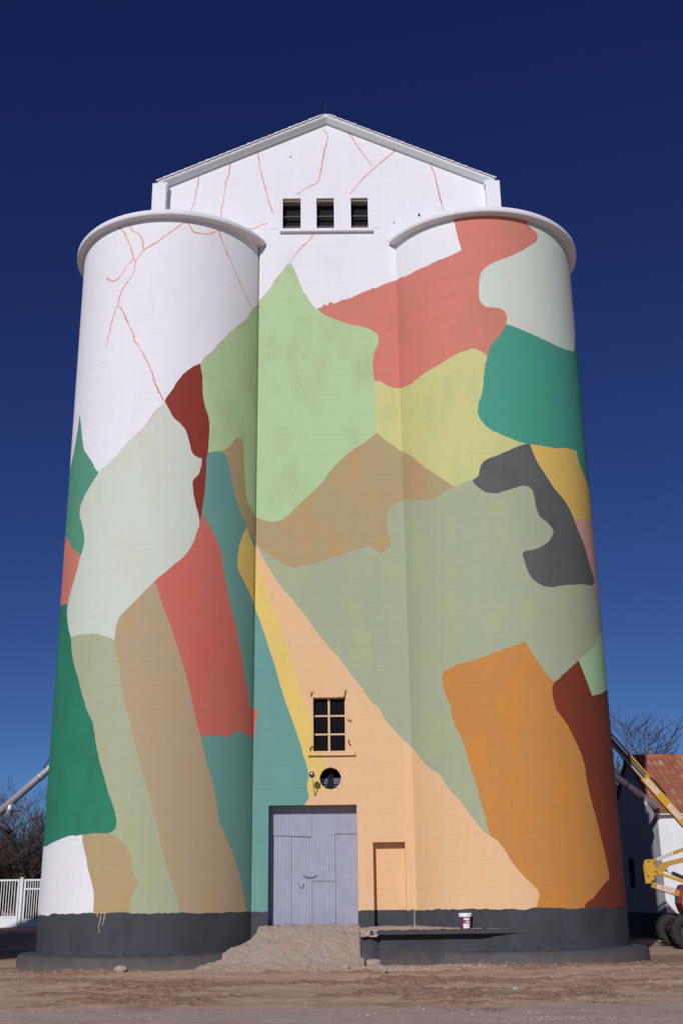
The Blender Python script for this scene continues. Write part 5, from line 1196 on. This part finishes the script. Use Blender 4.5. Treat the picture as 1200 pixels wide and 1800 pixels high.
# ------------------------------------------------------------------ grain ducts leaving the silo sides
galv = simple('galvanised', (0.60, 0.60, 0.64, 1), 0.42, 0.12, 5, 0.55)
def duct(pts, spout, r, loc, label):
    d = empty('grain_duct', loc); tag(d, label, 'duct')
    L0 = Vector(loc)
    MB().tube([Vector(p)-L0 for p in pts], r, 18).build('pipe', galv, d)
    MB().tube([Vector(p)-L0 for p in spout], r*0.86, 16).build('spout', galv, d)
    a, b = Vector(pts[0]), Vector(pts[-1])
    for t in (0.35, 0.60, 0.82):
        p = a.lerp(b, t); q = a.lerp(b, t+0.012)
        MB().tube([p-L0, q-L0], r*1.12, 18).build('collar', galv, d)
    return d
dR = duct([(6.0, 13.75, 8.78), (11.47, 13.75, 4.42)], [(11.02, 13.72, 4.75), (11.10, 13.70, 4.22)], 0.115, (6.0, 13.75, 8.78), 'grey metal duct sloping down from the silo to the storehouse corner')
dL = duct([(-6.0, 13.75, 9.78), (-13.4, 13.75, 3.10)], [(-11.45, 13.75, 4.86), (-11.47, 13.72, 4.40)], 0.135, (-6.0, 13.75, 9.78), 'grey metal duct sloping out over the white gate')
L0 = Vector((-6.0, 13.75, 9.78))
MB().tube([Vector(p)-L0 for p in ((-12.6, 13.7, 4.30), (-12.0, 13.6, 4.22), (-11.55, 13.6, 4.02), (-11.32, 13.6, 3.78))], 0.10, 12).build('elbow', simple('dark_pipe', (0.06, 0.06, 0.09, 1), 0.5), dL)
MB().box(-5.42, -5.10, -0.2, 0.0, -5.26, -5.21).build('bracket', iron, dL)
m = MB().tube([Vector(p)-L0 for p in ((-10.35, 13.6, 6.02), (-10.1, 13.6, 6.45))], 0.018, 6)
m.build('cable', iron, dL)

# ------------------------------------------------------------------ white gate on the left
gw = simple('gate_white', (0.80, 0.80, 0.82, 1), 0.45, 0.05)
GY, GZ0, GZ1 = 22.0, 0.50, 2.42
def gate(name, x0, x1, label, rails, bars, kick):
    t = empty(name, (x0, GY, GZ0)); tag(t, label, 'gate')
    w = x1-x0; h = GZ1-GZ0
    m = MB().box(0, 0.07, -0.03, 0.03, 0.02, h).box(w-0.07, w, -0.03, 0.03, 0.02, h).box(0.07, w-0.07, -0.03, 0.03, h-0.07, h).box(0.07, w-0.07, -0.03, 0.03, 0.02, 0.09)
    for z in rails: m.box(0.07, w-0.07, -0.03, 0.03, z, z+0.06)
    m.build('frame', gw, t)
    MB().box(0.07, w-0.07, -0.012, 0.012, 0.09, kick).build('kick_panel', gw, t)
    n = int((w-0.14)/0.112)
    bm_ = MB().box(-0.014, 0.014, -0.014, 0.014, kick, h-0.07).mesh('bar', gw)
    for k in range(1, n+1):
        o = bpy.data.objects.new('bar', bm_); link(o, t); o.location = (0.07+(w-0.14)*k/(n+1), 0, 0)
    return t
gate('sliding_gate', -16.6, -13.12, 'wide white barred gate with solid kick panel', (0.42,), 0, 0.42)
gate('pedestrian_gate', -12.92, -12.10, 'narrow white barred gate with a cross rail beside the wide gate', (0.30, 1.50), 0, 0.30)
gate('fence_panel', -12.02, -9.0, 'white barred fence panel running behind the silo', (0.42,), 0, 0.42)
for x, l in ((-13.02, 'square white post between the wide gate and the narrow gate'), (-12.06, 'square white post where the narrow gate meets the fence')):
    p = MB().box(-0.06, 0.06, -0.06, 0.06, -0.05, 1.96).box(-0.08, 0.08, -0.08, 0.08, 1.96, 1.99).build('gate_post', gw, None, 0.006)
    p.location = (x, GY-0.02, GZ0); tag(p, l, 'post')
m = MB().box(-22, -8.9, GY-0.14, GY+0.14, 0.2, 0.53); o = m.build('gate_kerb', simple('kerb', (0.32, 0.28, 0.25, 1), 0.9), None); tag(o, 'low concrete kerb under the white gates', 'kerb')

# ------------------------------------------------------------------ bare trees
bark = simple('bark', (0.10, 0.078, 0.07, 1), 0.9, 0.3, 8)
def bare_tree(loc, h, spread, seed, label, twig=4, r0=0.16, group=None, stems=1, leafy=0, thick=False):
    rnd = random.Random(seed)
    t = empty('bare_tree', loc); tag(t, label, 'tree', group)
    tr, cr, lv = MB(), MB(), MB()
    def grow(mb, p, d, L, r, depth):
        n = 4
        pts, rr = [p], [r]
        q = p.copy(); dd = d.copy()
        for k in range(n):
            dd = (dd+Vector((rnd.uniform(-1, 1), rnd.uniform(-1, 1), rnd.uniform(-.5, .9)))*0.20).normalized()
            q = q+dd*(L/n); pts.append(q.copy()); rr.append(max(0.013 if thick else 0.008, r*(1-0.45*(k+1)/n)))
        mb.tube(pts, rr, 6 if depth < 2 else 4 if depth < 4 else 3, cap=False)
        if depth >= twig:
            for k in range(leafy):
                s = 0.032; c = pts[rnd.randrange(1, n+1)]+Vector((rnd.uniform(-.1, .1), rnd.uniform(-.1, .1), rnd.uniform(-.1, .1)))
                e1 = Vector((rnd.uniform(-1, 1), rnd.uniform(-1, 1), rnd.uniform(-1, 1))).normalized()*s; e2 = e1.orthogonal().normalized()*s*.6
                lv.face([c-e1, c+e2, c+e1, c-e2])
            return
        kids = rnd.choice((4, 4, 5)) if depth < 3 else rnd.choice((3, 3, 4)) if thick else rnd.choice((2, 3, 3))
        for k in range(kids):
            i = rnd.randint(max(1, n-2-(depth > 0)), n)
            a = rnd.uniform(0, 6.283)
            side = Vector((math.cos(a), math.sin(a), rnd.uniform(-.15, .5)))
            nd = (dd*rnd.uniform(.5, 1.0)+side*spread).normalized()
            grow(cr, pts[i], nd, L*rnd.uniform(.62, .85), rr[i]*rnd.uniform(.55, .75), depth+1)
    for s in range(stems):
        d = Vector((rnd.uniform(-.25, .25)*(stems > 1), rnd.uniform(-.2, .2)*(stems > 1), 1)).normalized()
        grow(tr, Vector((rnd.uniform(-.25, .25)*(stems > 1), 0, -0.1)), d, h*0.36, r0, 0)
    tr.build('trunk', bark, t, fix=False); cr.build('crown', bark, t, fix=False)
    if leafy: lv.build('dead_leaves', simple('dead_leaf', (0.15, 0.09, 0.045, 1), 0.9, 0.3), t, fix=False)
    return t
bare_tree((16.0, 27.0, 0), 11.4, 0.9, 3, 'wide leafless tree rising behind the red tile roof', 5, 0.24, thick=True)
bare_tree((13.6, 28.5, 0), 9.9, 0.95, 14, 'low leafless tree showing between silo and red tile roof', 5, 0.20, thick=True)
bare_tree((-14.6, 27.5, 0.5), 6.6, 0.55, 5, 'many stemmed bare tree behind the narrow gate', 5, 0.09, stems=3, leafy=1)
bare_tree((-16.4, 28.5, 0.5), 5.6, 0.6, 9, 'bushy bare tree with dead leaves behind the wide gate', 5, 0.10, stems=3, leafy=3)
bare_tree((-14.2, 31.0, 0.5), 5.6, 0.6, 23, 'thin bare tree standing beside the silo edge behind the fence', 5, 0.08, stems=2, leafy=1)
# dark hedge behind the gate
def hedge(loc, size, n, seed, label):
    rnd = random.Random(seed)
    h = empty('hedge', loc); tag(h, label, 'hedge')
    m = MB()
    for k in range(n):
        while True:
            u = Vector((rnd.uniform(-1, 1), rnd.uniform(-1, 1), rnd.uniform(-1, 1)))
            if u.length < 1: break
        u = u.normalized()*(u.length**0.4)
        bumpy = 0.8+0.2*math.sin(u.x*size[0]*3.1)*math.cos(u.z*5+u.y*7)
        c = Vector((u.x*size[0]*bumpy, u.y*size[1]*bumpy, size[2]*0.5+u.z*size[2]*0.55*bumpy))
        if c.z < 0: continue
        e1 = Vector((rnd.uniform(-1, 1), rnd.uniform(-1, 1), rnd.uniform(-1, 1))).normalized(); e2 = e1.orthogonal().normalized()
        s = rnd.uniform(.08, .17)
        m.face([c-e1*s, c+e2*s*.5, c+e1*s, c-e2*s*.5])
    m.build('foliage', simple('dark_foliage', (0.040, 0.042, 0.022, 1), 0.85, 0.4, 2), h, fix=False)
    st = MB()
    for k in range(6):
        x = rnd.uniform(-.8, .8)*size[0]
        st.tube([(x, 0, -0.1), (x+rnd.uniform(-.2, .2), rnd.uniform(-.3, .3), size[2]*0.6)], [0.05, 0.02], 5)
    st.build('stem', bark, h)
hedge((-18.6, 33, 0.5), (2.6, 1.4, 3.6), 16000, 2, 'dark evergreen hedge behind the wide gate')
hedge((-14.6, 34, 0.5), (3.0, 1.4, 3.3), 15000, 6, 'dark evergreen hedge behind the narrow gate')

# ------------------------------------------------------------------ boom lift
LX, LY, LR = 9.9, 7.5, RAD(-5.2)
lift = empty('boom_lift', (LX, LY, 0), LR)
tag(lift, 'yellow articulated boom lift with red turret parked between silo and storehouse', 'boom lift')
yel = simple('lift_yellow', (0.60, 0.335, 0.03, 1), 0.35, 0.10, 4)
yel2 = simple('lift_ochre', (0.50, 0.27, 0.045, 1), 0.4, 0.10, 4)
redm = simple('lift_red', (0.48, 0.06, 0.022, 1), 0.35, 0.08, 4)
blk = simple('lift_black', (0.025, 0.025, 0.028, 1), 0.5, 0.1)
rub = simple('tyre_rubber', (0.040, 0.034, 0.031, 1), 0.85, 0.3, 9, bump=0.004)
stl = simple('hyd_steel', (0.55, 0.55, 0.57, 1), 0.3, 0.05, metal=0.7)
def tyre_mesh():
    m = MB()
    r, w = 0.46, 0.17
    m.lathe([(0.22, -w*0.8), (0.27, -w), (0.38, -w*1.02), (0.435, -w*0.88), (0.45, -w*0.5), (0.452, 0), (0.45, w*0.5), (0.435, w*0.88), (0.38, w*1.02), (0.27, w), (0.22, w*0.8)], 40, cap=False)
    for k in range(18):
        for s in (-1, 1):
            a = 2*math.pi*(k+(0.5 if s > 0 else 0))/18
            c0 = Vector((math.cos(a), math.sin(a), 0)); t0 = Vector((-math.sin(a), math.cos(a), 0))
            p = [c0*0.44+t0*0.03+Vector((0, 0, 0)), c0*0.44-t0*0.035, c0*0.43-t0*0.0+Vector((0, 0, s*w*0.98)), c0*0.43+t0*0.06+Vector((0, 0, s*w*0.98))]
            q = [c0*0.472+t0*0.02, c0*0.472-t0*0.025, c0*0.462+Vector((0, 0, s*w*0.95))+t0*0.005, c0*0.462+t0*0.052+Vector((0, 0, s*w*0.95))]
            i = len(m.v); m.v += [tuple(x) for x in p+q]
            for f in ((4, 5, 6, 7), (0, 1, 5, 4), (1, 2, 6, 5), (2, 3, 7, 6), (3, 0, 4, 7)):
                m.f.append(tuple(i+z for z in f)); m.sm.append(False)
    m.v = [(x, z, y) for x, y, z in m.v]
    return m.mesh('tyre', rub)
tym = tyre_mesh()
hb = MB(); hb.lathe([(0.0, -0.10), (0.07, -0.10), (0.08, -0.06), (0.20, -0.04), (0.23, -0.12), (0.235, 0.12), (0.0, 0.12)], 24, cap=False)
hb.v = [(x, z, y) for x, y, z in hb.v]; rim = hb.mesh('rim', simple('rim_dark', (0.06, 0.055, 0.05, 1), 0.6))
hu = MB(); hu.lathe([(0.0, -0.15), (0.055, -0.145), (0.065, -0.10)], 16, cap=False)
hu.v = [(x, z, y) for x, y, z in hu.v]; hubm = hu.mesh('hub', yel)
for wx in (0.12, 2.32):
    for wy in (-1.08, 1.08):
        w = empty('wheel'); w.parent = lift; w.location = (wx, wy, 0.462)
        w.rotation_euler = (0, random.uniform(0, 1), RAD(9 if wx < 1 else 0))
        for nm, me_ in (('tyre', tym), ('rim', rim), ('hub', hubm)):
            o = bpy.data.objects.new(nm, me_); link(o, w)
m = MB().box(0.15, 2.15, -0.62, 0.62, 0.40, 0.72).box(-0.12, 0.12, -0.95, 0.95, 0.38, 0.54).box(2.08, 2.32, -0.95, 0.95, 0.38, 0.54)
m.build('chassis', blk, lift, 0.03)
MB().tube([(1.1, 0, 0.72), (1.1, 0, 0.84)], 0.42, 28).build('slew_ring', blk, lift)
m = MB(); m.prism([(0.34, 0.84), (0.23, 1.02), (0.18, 1.22), (0.20, 1.42), (0.26, 1.62), (0.33, 1.74), (2.0, 1.74), (2.35, 1.5), (2.4, 0.84)], 1.1, 'y', -0.55)
m.build('turret', redm, lift, 0.06)
MB().box(0.215, 0.55, -0.557, -0.5505, 1.02, 1.24).build('decal', simple('decal_white', (0.75, 0.74, 0.74, 1), 0.5), lift)
m = MB(); m.prism([(0.26, 1.30), (0.32, 1.52), (0.6, 1.52), (0.6, 1.30)], 0.012, 'y', -0.561); m.build('side_vent', blk, lift)

def text_mesh(s, size, mat, name='lettering'):
    cu = bpy.data.curves.new(name, 'FONT'); cu.body = s; cu.size = size; cu.extrude = 0.0015
    cu.align_x = 'CENTER'; cu.align_y = 'CENTER'
    o = bpy.data.objects.new(name, cu); COL.objects.link(o)
    dg = bpy.context.evaluated_depsgraph_get()
    me_ = bpy.data.meshes.new_from_object(o.evaluated_get(dg))
    bpy.data.objects.remove(o, do_unlink=True)
    me_.materials.clear(); me_.materials.append(mat); me_.name = name
    return me_
dec = simple('sticker_white', (0.74, 0.70, 0.68, 1), 0.5, 0.05)
dred = simple('letter_red', (0.42, 0.045, 0.07, 1), 0.5)
dblk = simple('letter_black', (0.03, 0.03, 0.03, 1), 0.5)
def sticker(arm, p, ang, w, h, s, mat, y):
    """lettered plate on the camera side of an arm at local x,z"""
    st_ = MB().box(-w/2, w/2, -0.002, 0.002, -h/2, h/2).build('sticker', dec, arm)
    st_.location = (p[0], y, p[1]); st_.rotation_euler = (0, -ang, 0)
    me_ = text_mesh(s, h*1.02, mat)
    xs = [q.co.x for q in me_.vertices]; wd_ = max(xs)-min(xs)
    o = bpy.data.objects.new('lettering', me_); link(o, arm)
    k = w*0.9/wd_
    o.scale = (k, 1, 1)
    o.location = (p[0], y-0.004, p[1])
    o.rotation_euler = (Matrix.Rotation(-ang, 3, 'Y') @ Matrix.Rotation(RAD(90), 3, 'X')).to_euler()
def arm(name, a, b, w, h, mat, yy=0.0):
    return MB().beam((a[0], yy, a[1]), (b[0], yy, b[1]), w, h).build(name, mat, lift, 0.012)
# lower parallelogram, hinge plate, upper parallelogram
lo = arm('lower_arm', (-0.54, 1.745), (0.62, 1.335), 0.22, 0.17, yel2, -0.05)
sticker(lo, (-0.16, 1.611), math.atan2(-0.41, 1.16), 0.50, 0.125, 'DEBORAQ', dred, -0.164)
arm('lower_link', (-0.40, 2.10), (0.75, 1.685), 0.10, 0.085, yel, -0.10)
for yy in (-0.20, 0.17):
    m = MB(); m.prism([(-0.627, 2.452), (-0.505, 2.451), (-0.343, 2.142), (-0.385, 2.02), (-0.53, 1.79), (-0.56, 1.776), (-0.67, 1.776), (-0.69, 2.28)], 0.03, 'y', yy)
    pl = m.build('hinge_plate', yel, lift, 0.006)
    if yy < 0:
        for px_, pz_ in ((-0.585, 2.395), (-0.405, 2.10), (-0.63, 1.98), (-0.45, 1.975), (-0.545, 1.835)):
            b_ = MB(); b_.tube([(px_, -0.215, pz_), (px_, -0.18, pz_)], 0.024, 12); b_.build('pin', blk, pl)
ua = arm('upper_link', (-0.56, 2.365), (1.42, 3.045), 0.12, 0.10, yel2, -0.09)
sticker(ua, (-0.08, 2.530), math.atan2(0.68, 1.98), 0.50, 0.092, 'ALQUILER', dblk, -0.154)
m = MB(); m.prism([(-0.345, 2.215), (-0.28, 2.28), (-0.15, 2.36), (0.474, 2.50), (1.45, 2.74), (1.45, 2.58), (0.45, 2.355), (0.034, 2.262), (-0.18, 2.075), (-0.33, 2.03)], 0.20, 'y', -0.10)
m.build('upper_arm', yel2, lift, 0.01)
MB().tube([(-0.10, 0.0, 2.15), (0.28, 0.0, 1.98)], 0.032, 10).build('ram_rod', stl, lift)
MB().tube([(0.10, 0.0, 2.06), (0.85, 0.0, 1.74)], 0.055, 12).build('ram_cylinder', blk, lift)
for yy in (-0.2, 0.17):
    m = MB(); m.prism([(1.25, 2.42), (1.55, 2.50), (1.62, 3.0), (1.45, 3.14), (1.30, 3.0)], 0.03, 'y', yy); m.build('hinge_plate', yel, lift, 0.006)
b0, b1, b2 = Vector((1.38, 0, 2.49)), Vector((-0.462, 0, 4.835)), Vector((-2.75, 0, 7.78))
bd = (b1-b0).normalized(); bn = Vector((-bd.z, 0, bd.x)); bang = math.atan2(bd.z, bd.x)
if bn.z < 0: bn = -bn
bo = MB().beam(b0, b1, 0.20, 0.235).build('boom', yel, lift, 0.012)
sticker(bo, (b1.x-bd.x*0.36, b1.z-bd.z*0.36), bang-math.pi, 0.52, 0.125, 'DEBORAQ', dred, -0.104)
sticker(bo, (b1.x-bd.x*1.30, b1.z-bd.z*1.30), bang-math.pi, 0.52, 0.125, 'DEBORAQ', dred, -0.104)
MB().beam(b1-bd*0.5+bn*0.0, b2, 0.14, 0.16).build('boom_extension', simple('ext_steel', (0.33, 0.30, 0.24, 1), 0.4, 0.15, 4), lift, 0.006)
MB().beam(b1+bn*0.02-bd*0.01+Vector((0, -0.09, 0)), b2+bn*0.02+Vector((0, -0.09, 0)), 0.03, 0.05).build('hose_track', blk, lift)
MB().beam(b1+bn*0.155-bd*0.10, b2+bn*0.155, 0.06, 0.055).build('top_rail', yel2, lift, 0.004)
MB().tube([b1+bn*0.15-bd*0.12, b1+bn*0.18-bd*0.30, b1+bn*0.16-bd*0.70, b1+bn*0.12-bd*0.82], 0.035, 8).build('hose', blk, lift)
# platform basket at the end of the boom, up beside the silo wall
bx, bz_ = b2.x, b2.z
m = MB()
for z in (0.0, 0.55, 1.05):
    m.beam((bx-0.38, -0.85, bz_+z), (bx+0.38, -0.85, bz_+z), 0.04, 0.04).beam((bx-0.38, 0.85, bz_+z), (bx+0.38, 0.85, bz_+z), 0.04, 0.04)
    m.beam((bx-0.38, -0.87, bz_+z), (bx-0.38, 0.87, bz_+z), 0.04, 0.04).beam((bx+0.38, -0.87, bz_+z), (bx+0.38, 0.87, bz_+z), 0.04, 0.04)
for sx_ in (-.38, .38):
    for y in (-.85, 0, .85): m.beam((bx+sx_, y, bz_), (bx+sx_, y, bz_+1.05), 0.04, 0.04, (0, 1, 0))
bs = m.build('basket', yel, lift)
MB().box(bx-0.38, bx+0.38, -0.85, 0.85, bz_-0.03, bz_+0.01).build('floor', blk, bs)
# partial lettering on the turret
o = bpy.data.objects.new('lettering', text_mesh('GR', 0.17, dblk)); link(o, lift)
o.location = (0.36, -0.562, 1.13); o.rotation_euler = (RAD(90), 0, 0)

# ------------------------------------------------------------------ added block outside the frame, roofline shaped so its shade falls across the yard
sh = empty('shade_caster', (-21.0, -4.0, 0)); tag(sh, 'added tall block out of view left of the silo, casting shade on the yard', 'building')
top_ = [(9.0, 11.3), (3.4, 11.3), (2.4, 13.6), (1.0, 12.95), (-0.6, 12.3), (-9.0, 10.0)]
prof = [(-9.0, -0.3), (9.0, -0.3)] + top_
m = MB(); m.prism(prof, 4.0, 'y', 0.0)
m.build('wall', awm, sh)
m = MB(); m.prism([(x, z+0.04) for x, z in top_[::-1]] + [(x, z+0.18) for x, z in top_], 4.3, 'y', -0.15)
m.build('roof', simple('old_roof', (0.30, 0.15, 0.10, 1), 0.85, 0.2, 3), sh)
